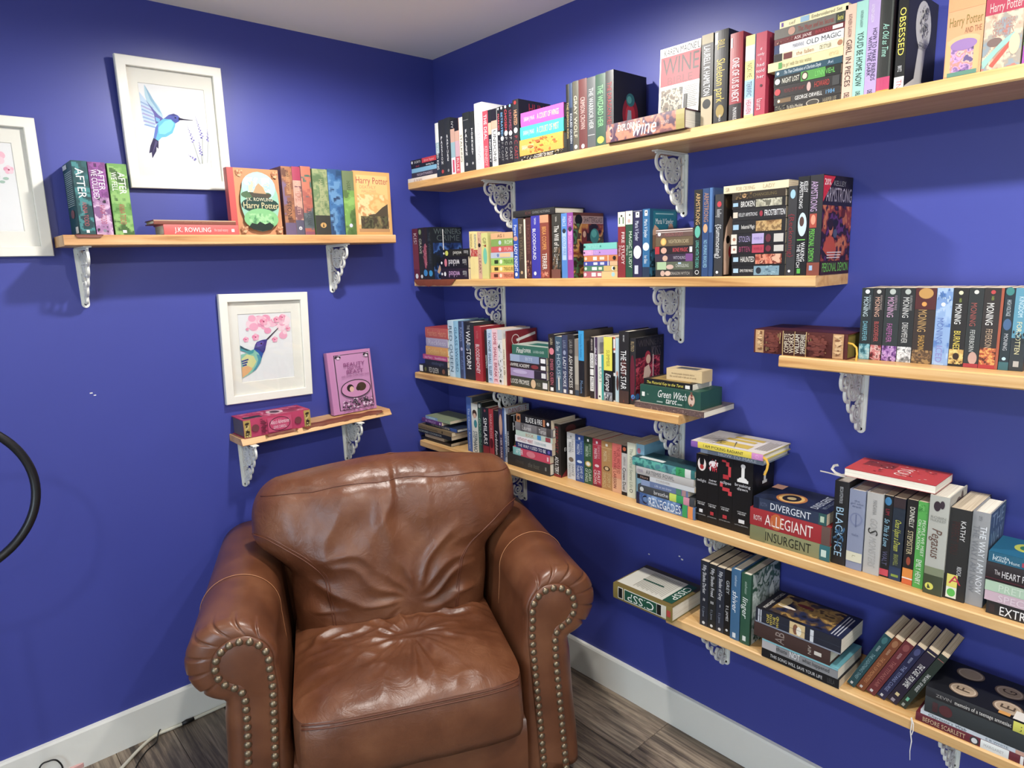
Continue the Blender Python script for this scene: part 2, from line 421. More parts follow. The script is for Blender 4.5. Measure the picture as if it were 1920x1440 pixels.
# ------------------------------------------------------------------ scroll brackets
def spiral(cx, cz, r0, r1, a0, turns, n=26):
    return [(cx+(r0+(r1-r0)*i/n)*math.cos(a0+turns*2*math.pi*i/n), cz+(r0+(r1-r0)*i/n)*math.sin(a0+turns*2*math.pi*i/n)) for i in range(n+1)]
def arc(cx, cz, r, a0, a1, n=14):
    return [(cx+r*math.cos(math.radians(a0+(a1-a0)*i/n)), cz+r*math.sin(math.radians(a0+(a1-a0)*i/n))) for i in range(n+1)]
def bracket_meshes():
    """local frame: wall at x=0, arm along +x, y across, z up, top at z=0"""
    m = MB(); m.box((0, -0.011, -0.004), (0.150, 0.011, 0.0), 0.0012); tp = m
    w = MB()      # wall plate with a rounded lower end
    pts = [(-0.0125, -0.004), (0.0125, -0.004)]+[(0.011*math.cos(a), -0.172+0.011*math.sin(a)) for a in [0-math.pi*i/10 for i in range(11)]]
    n = len(pts)
    w.v = [(0.0, y, z) for y, z in pts]+[(0.0045, y, z) for y, z in pts]
    w.f = [tuple(range(n)), tuple(range(2*n-1, n-1, -1))]+[(i, n+i, n+(i+1) % n, (i+1) % n) for i in range(n)]
    f = MB(); B = 0.0056
    def st(p, bw=B, h=0.0030): f.ribbon(p, bw, -h, h)
    st([(0.006, -0.004), (0.006, -0.165)], 0.006)
    st([(0.004, -0.007), (0.145, -0.007)], 0.005)
    # scalloped outer edge
    for cx, cz, r, a0, a1 in ((0.118, -0.030, 0.024, 75, -95), (0.092, -0.064, 0.024, 45, -80), (0.071, -0.095, 0.021, 35, -85), (0.044, -0.123, 0.023, 60, -110), (0.022, -0.155, 0.014, 80, -120)):
        st(arc(cx, cz, r, a0, a1), 0.0066, 0.0036)
    # corner scroll, pierced medallion, lower scrolls
    st(spiral(0.112, -0.031, 0.016, 0.003, 1.2, 1.4)); st(spiral(0.041, -0.124, 0.019, 0.004, 1.9, 1.6), 0.0052); st(spiral(0.021, -0.156, 0.011, 0.003, 1.9, 1.3))
    cx, cz, R = 0.062, -0.053, 0.034
    st(arc(cx, cz, R, 0, 360, 32)); st(arc(cx, cz, 0.0055, 0, 360, 12), 0.004)
    for k in range(8):
        a = math.pi/4*k
        L = []
        for i in range(13):
            t_ = i/12; rr = 0.007+0.025*math.sin(math.pi*t_)**0.8*(1) if False else 0.006+0.026*(1-abs(2*t_-1)**1.6)
            th = a+(t_-0.5)*0.62
            L.append((cx+rr*math.cos(th), cz+rr*math.sin(th)))
        st(L, 0.0046)
    st(arc(0.020, -0.022, 0.012, 0, 360, 16), 0.004); st(arc(0.018, -0.090, 0.010, 0, 360, 14), 0.004)
    st([(0.030, -0.090), (0.045, -0.101)], 0.004); st([(0.085, -0.026), (0.098, -0.014)], 0.004); st([(0.026, -0.034), (0.034, -0.039)], 0.004)
    s = MB(); s.lathe([(0.0001, 0.0016), (0.0028, 0.0014), (0.0040, 0.0003), (0.0040, -0.001)], 12)
    out = []
    for nm, mm, mat in (('top_plate', tp, 'bracket_white'), ('wall_plate', w, 'bracket_white'), ('scrollwork', f, 'bracket_white'), ('screw', s, 'screw')):
        me = bpy.data.meshes.new(nm); me.from_pydata([tuple(v_) for v_ in mm.v], [], mm.f); me.materials.append(M[mat]); me.update(); out.append((nm, me))
    return out
BRK = bracket_meshes()
def bracket(wall, p, z, label):
    t = thing('shelf_bracket', label, 'bracket', (0, p, z) if wall == 'R' else (p, 0, z), math.pi if wall == 'R' else -math.pi/2, 'white scroll shelf brackets')
    for nm, me in BRK[:3]: link_mesh(nm, me, t)
    for zz, xx in ((-0.020, 0), (-0.172, 0)): link_mesh('screw', BRK[3][1], t, (0.0045, 0, zz), (0, math.pi/2, 0))
    return t
def under(key, p): return top_of(key, p)-SH[key][5]-0.0002
for key, p, lab in (
    ('S1', -0.481, 'white iron scroll bracket under the topmost shelf, nearer the corner'),
    ('S1', -1.247, 'white iron scroll bracket under the topmost shelf, above the teal paperback'),
    ('S2', -0.404, 'white iron scroll bracket under the second shelf, nearer the corner'),
    ('S2', -1.243, 'white iron scroll bracket under the second shelf, right-hand one'),
    ('S3', -0.49, 'white iron scroll bracket under the third shelf, left-hand one partly behind books'),
    ('S3', -1.251, 'white iron scroll bracket under the right end of the third shelf'),
    ('S4', -0.50, 'white iron scroll bracket just right of the chair back'),
    ('S4', -1.432, 'white iron scroll bracket under the fourth shelf, above the grey-spined books'),
    ('S5', -1.430, 'white iron scroll bracket under the left end of the lowest shelf'),
    ('S5', -2.06, 'white iron scroll bracket under the lowest shelf at the bottom right corner'),
    ('SR', -1.790, 'white iron scroll bracket under the short right shelf')):
    bracket('R', p, under(key, p), lab)
for key, p, lab in (
    ('LS', -1.372, 'white iron scroll bracket under the left end of the left wall shelf'),
    ('LS', -0.538, 'white iron scroll bracket under the right end of the left wall shelf'),
    ('LL', -0.948, 'white iron scroll bracket under the small shelf, left of the chair back'),
    ('LL', -0.531, 'white iron scroll bracket under the small shelf, beneath the pink standing book')):
    bracket('L', p, under(key, p), lab)
# ------------------------------------------------------------------ leather armchair
# local frame: x to the chair's right (as seen from the front), y towards its back, z up
CH = thing('armchair', 'brown leather armchair with rolled arms and brass nailheads', 'armchair', (-0.877, -0.957, 0), -math.radians(25.5))
LE, LC = M['leather'], M['leather_creased']
def sstep(a, b, x):
    t = max(0.0, min(1.0, (x-a)/(b-a))); return t*t*(3-2*t)
def seg(p, n): # resample polyline to n points
    L = [0]
    for a, b in zip(p, p[1:]): L.append(L[-1]+math.dist(a, b))
    out = []
    for i in range(n):
        d = L[-1]*i/(n-1); k = 0
        while k < len(L)-2 and L[k+1] < d: k += 1
        t = (d-L[k])/((L[k+1]-L[k]) or 1)
        out.append(tuple(p[k][c]+(p[k+1][c]-p[k][c])*t for c in range(2)))
    return out
def arcp(c, r, a0, a1, n): return [(c[0]+r*math.cos(math.radians(a0+(a1-a0)*i/(n-1))), c[1]+r*math.sin(math.radians(a0+(a1-a0)*i/(n-1)))) for i in range(n)]
NI, NA, NO = 26, 110, 24
OUT_A = seg([(0.326, 0.05), (0.330, 0.25), (0.337, 0.42), (0.345, 0.52), (0.349, 0.575)], NI)+arcp((0.462, 0.592), 0.113, 178, -76, NA)+seg([(0.487, 0.470), (0.494, 0.43), (0.500, 0.30), (0.512, 0.15), (0.516, 0.05)], NO)
PAN_B = seg([(0.380, 0.05), (0.370, 0.22), (0.358, 0.40), (0.351, 0.52), (0.355, 0.575)], NI)+arcp((0.431, 0.590), 0.077, 176, -62, NA)+seg([(0.452, 0.516), (0.444, 0.498), (0.446, 0.42), (0.458, 0.25), (0.472, 0.05)], NO)
for sgn, side in ((-1, 'left'), (1, 'right')):
    a = MB(); rows = []
    N = len(OUT_A)
    def rib(i):       # gathered pleats on the roll of the arm front
        if i < NI or i >= NI+NA: return 0.0
        k = (i-NI)/NA; v = 0.0
        for c in (0.20, 0.31, 0.42, 0.53, 0.64, 0.75, 0.87):
            v = max(v, 1-abs(k-c)/0.013)
        return max(0.0, v)
    for t in [0.76, 0.70, 0.60, 0.50, 0.42, 0.34, 0.26, 0.20, 0.15, 0.11, 0.08]:
        row = []
        for i, (s, z) in enumerate(OUT_A):
            w = 0.0025*noise.noise(Vector((s*9*sgn, t*6, z*9)))
            cs, cz = 0.44, 0.55
            row.append((sgn*(s+(s-cs)*w*4), t, z+(z-cz)*w*3))
        rows.append(row)
    for kf in range(1, 11):
        ph = kf/10*math.pi/2; e = 1-math.cos(ph); t = 0.055-0.052*math.sin(ph)
        row = []
        for i in range(N):
            (s, z), (s2, z2) = OUT_A[i], PAN_B[i]
            x, zz = s+(s2-s)*e, z+(z2-z)*e
            puff = 0.007*math.sin(kf/10*math.pi)*(1-1.9*rib(i)) if NI <= i < NI+NA else 0.004*math.sin(kf/10*math.pi)
            dx, dz = s-s2, z-z2; L = math.hypot(dx, dz) or 1
            row.append((sgn*(x+dx/L*puff), t-0.25*puff, zz+dz/L*puff))
        rows.append(row)
    a.grid(rows, closed_u=True, flip=(sgn < 0))
    a.f.append(tuple(range(N)) if sgn < 0 else tuple(reversed(range(N))))
    a.obj('arm', LE, CH, True)['label'] = 'rolled leather arm, '+side
    # front panel, slightly padded
    p = MB(); rows = []
    cx = [0.5*(PAN_B[i][0]+PAN_B[N-1-i][0]) for i in range(N)]
    ctr = (0.425, 0.57)
    for k, (sc, y) in enumerate(((1.0, 0.004), (0.985, 0.000), (0.93, -0.003))):
        row = []
        for i, (s, z) in enumerate(PAN_B):
            nx_, nz_ = (PAN_B[min(i+1, N-1)][1]-PAN_B[max(i-1, 0)][1]), -(PAN_B[min(i+1, N-1)][0]-PAN_B[max(i-1, 0)][0])
            L = math.hypot(nx_, nz_) or 1; off = (0, 0.0012, 0.006)[k]
            row.append((sgn*(s+nx_/L*off), y, z+nz_/L*off))
        rows.append(row)
    p.grid(rows, closed_u=True, flip=(sgn < 0))
    e = len(p.v)-N; p.f.append(tuple(e+i for i in range(N)) if sgn > 0 else tuple(e+N-1-i for i in range(N)))
    p.obj('arm_panel', LE, CH, True)
    # nail path 12 mm inside the panel edge
    path = []
    for i, (s, z) in enumerate(PAN_B):
        nx_, nz_ = (PAN_B[min(i+1, N-1)][1]-PAN_B[max(i-1, 0)][1]), -(PAN_B[min(i+1, N-1)][0]-PAN_B[max(i-1, 0)][0])
        L = math.hypot(nx_, nz_) or 1
        path.append((s+nx_/L*0.011, z+nz_/L*0.011))
    tot = sum(math.dist(q, r2) for q, r2 in zip(path, path[1:])); nn = int(tot/0.0252)
    band = MB(); rows = []
    for q in seg(path, 160): rows.append(q)
    rr = []
    for i, q in enumerate(rows):
        q0, q1 = rows[max(i-1, 0)], rows[min(i+1, 159)]; dx, dz = q1[0]-q0[0], q1[1]-q0[1]; L = math.hypot(dx, dz) or 1
        rr.append([(sgn*(q[0]-dz/L*o_), y, q[1]+dx/L*o_) for o_, y in ((-0.0105, -0.0022), (-0.007, -0.0052), (0.007, -0.0052), (0.0105, -0.0022))])
    band.grid(rr, flip=(sgn < 0)); band.obj('nail_band', M['leather'], CH, True)
    if sgn < 0:
        d = MB(); d.lathe([(0.0001, 0.0066), (0.004, 0.0060), (0.0075, 0.0043), (0.0098, 0.0018), (0.0105, -0.001)], 14)
        nm = bpy.data.meshes.new('upholstery_nail'); nm.from_pydata([tuple(q) for q in d.v], [], d.f); nm.materials.append(M['brass'])
        nm.polygons.foreach_set('use_smooth', [True]*len(nm.polygons)); nm.update()
    for q in seg(path, nn):
        link_mesh('upholstery_nail', nm, CH, (sgn*q[0], -0.0048, q[1]), (math.pi/2, 0, 0))
    # stitched seam over the arm
    sm = MB(); sm.tube([(sgn*(s+(s-0.44)*0.012), 0.30, z+(z-0.55)*0.012+0.0005) for s, z in OUT_A[NI-6:NI+NA-8]], 0.0013, 5); sm.obj('seam', M['stitch_light'], CH, True)
# back cushion
def bw(v):
    w = 0.312+0.016*sstep(0.0, 0.35, v)+0.115*sstep(0.42, 0.68, v)
    q = max(0.0, (v-0.74)/0.26); return w*(1-0.26*(1-math.sqrt(max(0.0, 1-q**2.4))))
def back_pt(u, v, front=True):
    z = 0.385+0.575*v
    s = bw(v)*u+0.02*v
    tm = -(0.425+0.085*v)          # middle plane
    th = 0.135*(max(0.0, 1-abs(u)**3.2))**0.5*(max(0.0, 1-abs(2*v-1)**5))**0.5
    z += 0.012*math.cos(u*2.6)*v - 0.010*abs(u)**3*v
    t = tm+(th if front else -th*0.55)
    if front:
        dx, dz = s-0.05, z-0.52; r = math.hypot(dx, dz); an = math.atan2(dz, dx)
        fo = sstep(0.02, 0.09, r)*(1-sstep(0.24, 0.40, r))
        wv = 0.9*noise.noise(Vector((s*6, z*6, 9.1)))
        n1 = noise.noise(Vector((an*2.1+wv, r*3.2, 3.1)))
        d = 0.036*fo*(0.38-abs(n1))*(1 if dz > 0 else 0.6)
        d += 0.020*sstep(0.60, 0.74, z)*(1-sstep(0.88, 0.95, z))*(0.35-abs(noise.noise(Vector((s*7+0.8*noise.noise(Vector((s*3, z*5, 2))), z*1.8, 21.0)))))
        d += 0.012*sstep(0.80, 0.90, z)*(1-sstep(0.935, 0.96, z))*(0.35-abs(noise.noise(Vector((s*13, z*3, 7.7)))))
        d += 0.010*noise.noise(Vector((s*5, z*5, 1.3)))+0.004*noise.noise(Vector((s*17, z*11, 4.3)))
        d -= 0.010*math.exp(-((s-0.03)/0.012)**2)*sstep(0.84, 0.93, z)
        d -= 0.006*math.exp(-((v-0.90)/0.018)**2)
        t += d*(1-abs(u)**6)
    return (s, -t, z)
b = MB(); NU, NV = 110, 96
b.grid([[back_pt(-1+2*i/NU, j/NV) for i in range(NU+1)] for j in range(NV+1)])
b.grid([[back_pt(-1+2*i/30, j/24, False) for i in range(31)] for j in range(25)], flip=True)
b.obj('back_cushion', LC, CH, True)
def seam_on_back(uv, off, r=0.0019, mat='stitch'):
    pts = []
    for (u, v) in uv:
        p = back_pt(u, v); pts.append((p[0]+off[0], p[1]-0.0008, p[2]+off[1]))
    q = MB(); q.tube(pts, r, 5); return q.obj('seam', M[mat], CH, True)
def bez(p0, p1, p2, p3, n=40):
    return [tuple((1-t)**3*p0[c]+3*(1-t)**2*t*p1[c]+3*(1-t)*t*t*p2[c]+t**3*p3[c] for c in range(2)) for t in [i/n for i in range(n+1)]]
for sg in (-1, 1):
    curve = bez((sg*0.985, 0.70), (sg*0.78, 0.70), (sg*0.60, 0.50), (sg*0.62, 0.05))
    for o_ in (-0.004, 0.004): seam_on_back(curve, (o_, o_*0.6))
seam_on_back([(-0.97+1.94*i/70, 0.905+0.006*math.sin(i*0.35)) for i in range(71)], (0, 0), 0.0016)
# seat cushion
def seat_pt(u, v):
    s = 0.320*u*(1-0.08*max(0, -v)**9); y = 0.215+0.308*v*(1-0.085*u**6)      # v=-1 front
    zc = 0.438+0.036*(1-u**4)*(1-v**6)-0.006*abs(u)**8
    d = 0.0
    back = sstep(-0.55, 0.5, v)
    n1 = noise.noise(Vector((s*7+0.6*noise.noise(Vector((s*6, y*6, 2))), y*22, 5.5)))
    d += 0.036*back*(0.36-abs(n1))
    n2 = noise.noise(Vector((s*13, y*13, 8.5))); d += 0.011*(0.33-abs(n2))*(1-0.3*back)
    dx, dy = s-0.03, y-0.20; an = math.atan2(dy, dx); r = math.hypot(dx, dy)
    d += 0.015*(0.36-abs(noise.noise(Vector((an*3.5, r*3, 2.2)))))*sstep(0.02, 0.08, r)*(1-sstep(0.15, 0.27, r))
    e = (1-abs(u)**8)*(1-abs(v)**10)
    return (s, y, zc+d*e)
b = MB(); NU, NV = 144, 144
b.grid([[seat_pt(-1+2*i/NU, -1+2*j/NV) for i in range(NU+1)] for j in range(NV+1)])
loop = [(-1+2*i/48, -1) for i in range(48)]+[(1, -1+2*i/48) for i in range(48)]+[(1-2*i/48, 1) for i in range(48)]+[(-1, 1-2*i/48) for i in range(48)]
rows = []
for k, (dz, o_) in enumerate(((0.0, 0.0), (-0.012, 0.006), (-0.05, 0.013), (-0.10, 0.016), (-0.15, 0.012), (-0.178, 0.002), (-0.185, -0.02))):
    row = []
    for (u, v) in loop:
        p = seat_pt(u, v); nx_, ny_ = u**9, v**9; L = math.hypot(nx_, ny_) or 1
        w = 0.004*noise.noise(Vector((p[0]*9, p[1]*9, dz*14)))
        row.append((p[0]+nx_/L*(o_+w)*(0.3 if abs(u) > 0.99 and abs(v) < 0.98 else 1), p[1]+ny_/L*(o_+w), p[2]+dz))
    rows.append(row)
b.grid(rows, closed_u=True, flip=True)
b.obj('seat_cushion', LC, CH, True)
for dz, o_ in ((-0.004, 0.004), (-0.013, 0.0085)):
    w = MB(); w.tube([(seat_pt(u, v)[0]+(u**9)*o_*0.3, seat_pt(u, v)[1]+(v**9)*o_, seat_pt(u, v)[2]+dz) for u, v in loop[:49]], 0.0022, 6); w.obj('seam', M['stitch'], CH, True)
# front rail, back frame, feet
b = MB(); rows = []
for z, y in ((0.05, -0.018), (0.06, -0.028), (0.15, -0.034), (0.22, -0.034), (0.262, -0.026), (0.268, 0.0), (0.268, 0.45)):
    rows.append([(-0.33+0.66*i/20, y, z) for i in range(21)])
b.grid(rows); b.obj('front_rail', LE, CH, True)
b = MB(); rows = []
for z, w, y0, y1 in ((0.06, 0.44, 0.60, 0.76), (0.30, 0.44, 0.60, 0.775), (0.60, 0.44, 0.585, 0.78), (0.72, 0.43, 0.58, 0.775), (0.765, 0.41, 0.60, 0.755), (0.778, 0.39, 0.63, 0.73)):
    r3 = 0.04; rows.append([(-w, y0+r3, z), (-w+r3, y0, z), (w-r3, y0, z), (w, y0+r3, z), (w, y1-r3, z), (w-r3, y1, z), (-w+r3, y1, z), (-w, y1-r3, z)])
b.grid(rows, closed_u=True); b.f.append(tuple(len(b.v)-8+i for i in range(8))); b.obj('back_frame', LE, CH, True)
b = MB(); b.box((-0.32, 0.0, 0.07), (0.32, 0.62, 0.255)); b.obj('seat_frame', LE, CH)
for sx in (-1, 1):
    for y in (0.05, 0.68):
        f = MB(); f.lathe([(0.0001, 0), (0.026, 0.0), (0.034, 0.012), (0.036, 0.03), (0.028, 0.048), (0.03, 0.055), (0.03, 0.062)], 16); o = f.obj('foot', simple('foot_wood', '2c1a12', 0.4) if 'foot_wood' not in bpy.data.materials else bpy.data.materials['foot_wood'], CH, True)
        o.location = (sx*0.425, y, 0)
# ------------------------------------------------------------------ lettering and printed shapes
GLY = {}
CHARS = 'ABCDEFGHIJKLMNOPQRSTUVWXYZabcdefghijklmnopqrstuvwxyz0123456789&\'.-!{}%+*$'
def glyphs():
    tmp = []
    for c in list(CHARS):
        cu = bpy.data.curves.new('g', 'FONT'); cu.body = c; cu.resolution_u = 2; cu.size = 1.0
        o = bpy.data.objects.new('g', cu); COL.objects.link(o)
        cu2 = bpy.data.curves.new('g', 'FONT'); cu2.body = 'H'+c+'H'; cu2.size = 1.0; cu2.resolution_u = 1
        o2 = bpy.data.objects.new('g', cu2); COL.objects.link(o2); tmp.append((c, o, o2))
    cu = bpy.data.curves.new('g', 'FONT'); cu.body = 'HH'; o0 = bpy.data.objects.new('g', cu); COL.objects.link(o0)
    dg = bpy.context.evaluated_depsgraph_get()
    def wid(o):
        me = bpy.data.meshes.new_from_object(o.evaluated_get(dg)); xs = [v.co.x for v in me.vertices]
        w = max(xs)-min(xs); bpy.data.meshes.remove(me); return w
    w0 = wid(o0)
    for c, o, o2 in tmp:
        me = bpy.data.meshes.new_from_object(o.evaluated_get(dg))
        GLY[c] = ([(v.co.x, v.co.y) for v in me.vertices], [tuple(p.vertices) for p in me.polygons], wid(o2)-w0)
        bpy.data.meshes.remove(me)
    for c, o, o2 in tmp:
        for q in (o, o2):
            d = q.data; bpy.data.objects.remove(q); bpy.data.curves.remove(d)
    d = o0.data; bpy.data.objects.remove(o0); bpy.data.curves.remove(d)
    GLY[' '] = ([], [], 0.30)
glyphs()
CAP = max(y for x, y in GLY['H'][0])
class Print:
    """flat printed shapes on a face; fn(u, v, lift) gives the 3-D point, u and v in metres on that face"""
    ink = staticmethod(ink)
    def __init__(s, fn): s.fn = fn; s.v = []; s.f = []; s.c = []; s.k = 1; s.lines = []
    def poly(s, pts, col):
        n = len(s.v); e = 0.00030+0.00007*s.k; s.k += 1
        s.v += [s.fn(u, v, e) for u, v in pts]; s.f.append(tuple(range(n, n+len(pts)))); s.c.append(s.ink(col))
    def rect(s, u0, u1, v0, v1, col, nu=1, nv=1):
        e = 0.00030+0.00007*s.k; s.k += 1; n = len(s.v); c = s.ink(col)
        for j in range(nv+1):
            for i in range(nu+1): s.v.append(s.fn(u0+(u1-u0)*i/nu, v0+(v1-v0)*j/nv, e))
        for j in range(nv):
            for i in range(nu):
                a = n+j*(nu+1)+i; s.f.append((a, a+1, a+nu+2, a+nu+1)); s.c.append(c)
    def paint(s, u0, u1, v0, v1, n, seed, cols, freq=3.0):
        """a printed picture: small cells whose colours drift like a painting or a photograph"""
        e = 0.00030+0.00007*s.k; s.k += 1; b = len(s.v); L = max(u1-u0, v1-v0)
        nu = max(2, round(n*(u1-u0)/L)); nv = max(2, round(n*(v1-v0)/L)); C_ = [s.ink(c) for c in cols]; m_ = len(C_)
        for j in range(nv+1):
            for i in range(nu+1): s.v.append(s.fn(u0+(u1-u0)*i/nu, v0+(v1-v0)*j/nv, e))
        for j in range(nv):
            for i in range(nu):
                x, y = i/n*freq, j/n*freq
                q = noise.noise(Vector((x, y, seed)))+0.5*noise.noise(Vector((x*2.3, y*2.3, seed+5)))+0.3*noise.noise(Vector((x*5.1, y*5.1, seed+9)))
                t = min(max((q*0.85+0.5), 0), 0.999)*(m_-1); k = int(t); w = t-k
                w = 0 if w < 0.35 else (1 if w > 0.65 else (w-0.35)/0.3)
                s.c.append(tuple(C_[k][c]*(1-w)+C_[min(k+1, m_-1)][c]*w for c in range(4)))
                a = b+j*(nu+1)+i; s.f.append((a, a+1, a+nu+2, a+nu+1))
    def disc(s, u, v, ru, rv, col, n=18): s.poly([(u+ru*math.cos(2*math.pi*i/n), v+rv*math.sin(2*math.pi*i/n)) for i in range(n)], col)
    def blot(s, u, v, ru, rv, col, r):
        s.poly([(u+ru*(0.55+0.45*r.random())*math.cos(2*math.pi*i/7), v+rv*(0.55+0.45*r.random())*math.sin(2*math.pi*i/7)) for i in range(7)], col)
    def out(s, name, parent):
        """the pictures as one print, every line of lettering as a piece of its own"""
        o = s.obj(name, M['print'], parent)
        if o and len(s.f) > 1: o['kind'] = 'stuff'
        for v, f, c in s.lines:
            o = mesh_obj('lettering', v, f, M['print'], parent, cols=c); o['kind'] = 'stuff'
    def text(s, txt, u0, u1, v0, v1, col, shear=0.0, fit=True):
        """writes along +u with the letters' tops towards +v, filling the box"""
        txt = ''.join(ch if ch in GLY else ' ' for ch in txt)
        w = sum(GLY[ch][2] for ch in txt)
        if w <= 0: return
        low = not any(ch.isupper() or ch.isdigit() or ch in 'bdfhklt' for ch in txt)
        ys = (v1-v0)/(CAP*(0.78 if low else 1.0)); xs = (u1-u0)/w
        if xs > ys*1.25: xs = ys*1.25; u0 = (u0+u1)/2-w*xs/2
        elif xs < ys*0.42:
            k = xs/0.42; m = (v0+v1)/2; v0 = m-(v1-v0)/2*(k/ys); ys = k
        e = 0.00030+0.00007*s.k; s.k += 1; c = s.ink(col); x = u0; V_ = []; F_ = []
        for ch in txt:
            vs, fs, adv = GLY[ch]; n = len(V_)
            for gx, gy in vs: V_.append(s.fn(x+gx*xs+gy*ys*shear, v0+gy*ys, e))
            for f in fs: F_.append(tuple(n+i for i in f))
            x += adv*xs
        if F_: s.lines.append((V_, F_, [c]*len(F_)))
    def obj(s, name, mat, parent):
        if not s.f: return None
        return mesh_obj(name, s.v, s.f, mat, parent, cols=s.c)
# ------------------------------------------------------------------ framed prints on the left wall
def framed(label, cx, cz, w, h, roll, lean, art):
    t = thing('picture_frame', label, 'picture')
    # local: x right, y towards the wall, z up; origin at the bottom centre of the back
    t.matrix_world = Matrix.Translation((cx, -0.003-lean, cz)) @ Matrix.Rotation(roll, 4, 'Y') @ Matrix.Rotation(math.atan2(lean, h/2), 4, 'X')
    R = 0.029; D = 0.019; X, Z = w/2, h/2
    prof = [(0, 0), (0, -D+0.002), (0.002, -D), (R-0.002, -D), (R, -D+0.002), (R, -0.003)]
    f = MB(); rows = []
    for q in range(5):
        sx, sz = ((-1, -1), (1, -1), (1, 1), (-1, 1))[q % 4]
        rows.append([(sx*(X-o_), y, sz*(Z-o_)) for o_, y in prof])
    f.grid(rows, flip=True); f.obj('frame', M['frame_white'], t)
    b = MB(); b.box((-X+0.004, -0.002, -Z+0.004), (X-0.004, -0.0005, Z-0.004)); b.obj('backing', M['far_wall'], t)
    pw, ph = 0.098, 0.122      # half size of the opening in the mat
    m = MB(); m.grid([[(sx*(X-R+0.001), -0.006, sz*(Z-R+0.001)), (sx*(pw+0.0015), -0.006, sz*(ph+0.0015)), (sx*pw, -0.0042, sz*ph)] for sx, sz in ((-1, -1), (1, -1), (1, 1), (-1, 1), (-1, -1))], flip=True)
    m.obj('mat', M['mat_board'], t)
    p = Print(lambda u, v, e: (-pw+u, -0.0036-e*0.4, -ph+v))
    p.ink = lambda h_: ink(h_, 0.80, 0.0); p.rect(0, 2*pw, 0, 2*ph, 'e9eaea'); art(p, 2*pw, 2*ph); p.obj('print', M['paper_art'], t)
    g = MB(); g.box((-X+R-0.002, -0.0095, -Z+R-0.002), (X-R+0.002, -0.0085, Z-R+0.002)); g.obj('glass_pane', M['glass'], t)
M['frame_white'] = simple('frame_white', 'd9d7cd', 0.45, var=0.08, vscale=30, bmp=0.1, bscale=120)
M['mat_board'] = simple('mat_board', 'd6d4ca', 0.8)
def mapper(TL, TR, BL, w, h):
    ax, ay = TR[0]-TL[0], TR[1]-TL[1]; bx, by = BL[0]-TL[0], BL[1]-TL[1]; det = ax*by-ay*bx
    def g(pts):
        o = []
        for x, y in pts:
            dx, dy = x-TL[0], y-TL[1]; a = (dx*by-dy*bx)/det; b_ = (ax*dy-ay*dx)/det
            o.append((min(max(a, 0.003), 0.997)*w, h-min(max(b_, 0.003), 0.997)*h))
        return o
    return g
def flower(p, x, y, r, cols, n=5):
    for k in range(n):
        a = k*2*math.pi/n+0.4; p.disc(x+math.cos(a)*r*0.55, y+math.sin(a)*r*0.55, r*0.5, r*0.5, cols[k % len(cols)], 12)
    p.disc(x, y, r*0.2, r*0.2, 'a03858', 10)
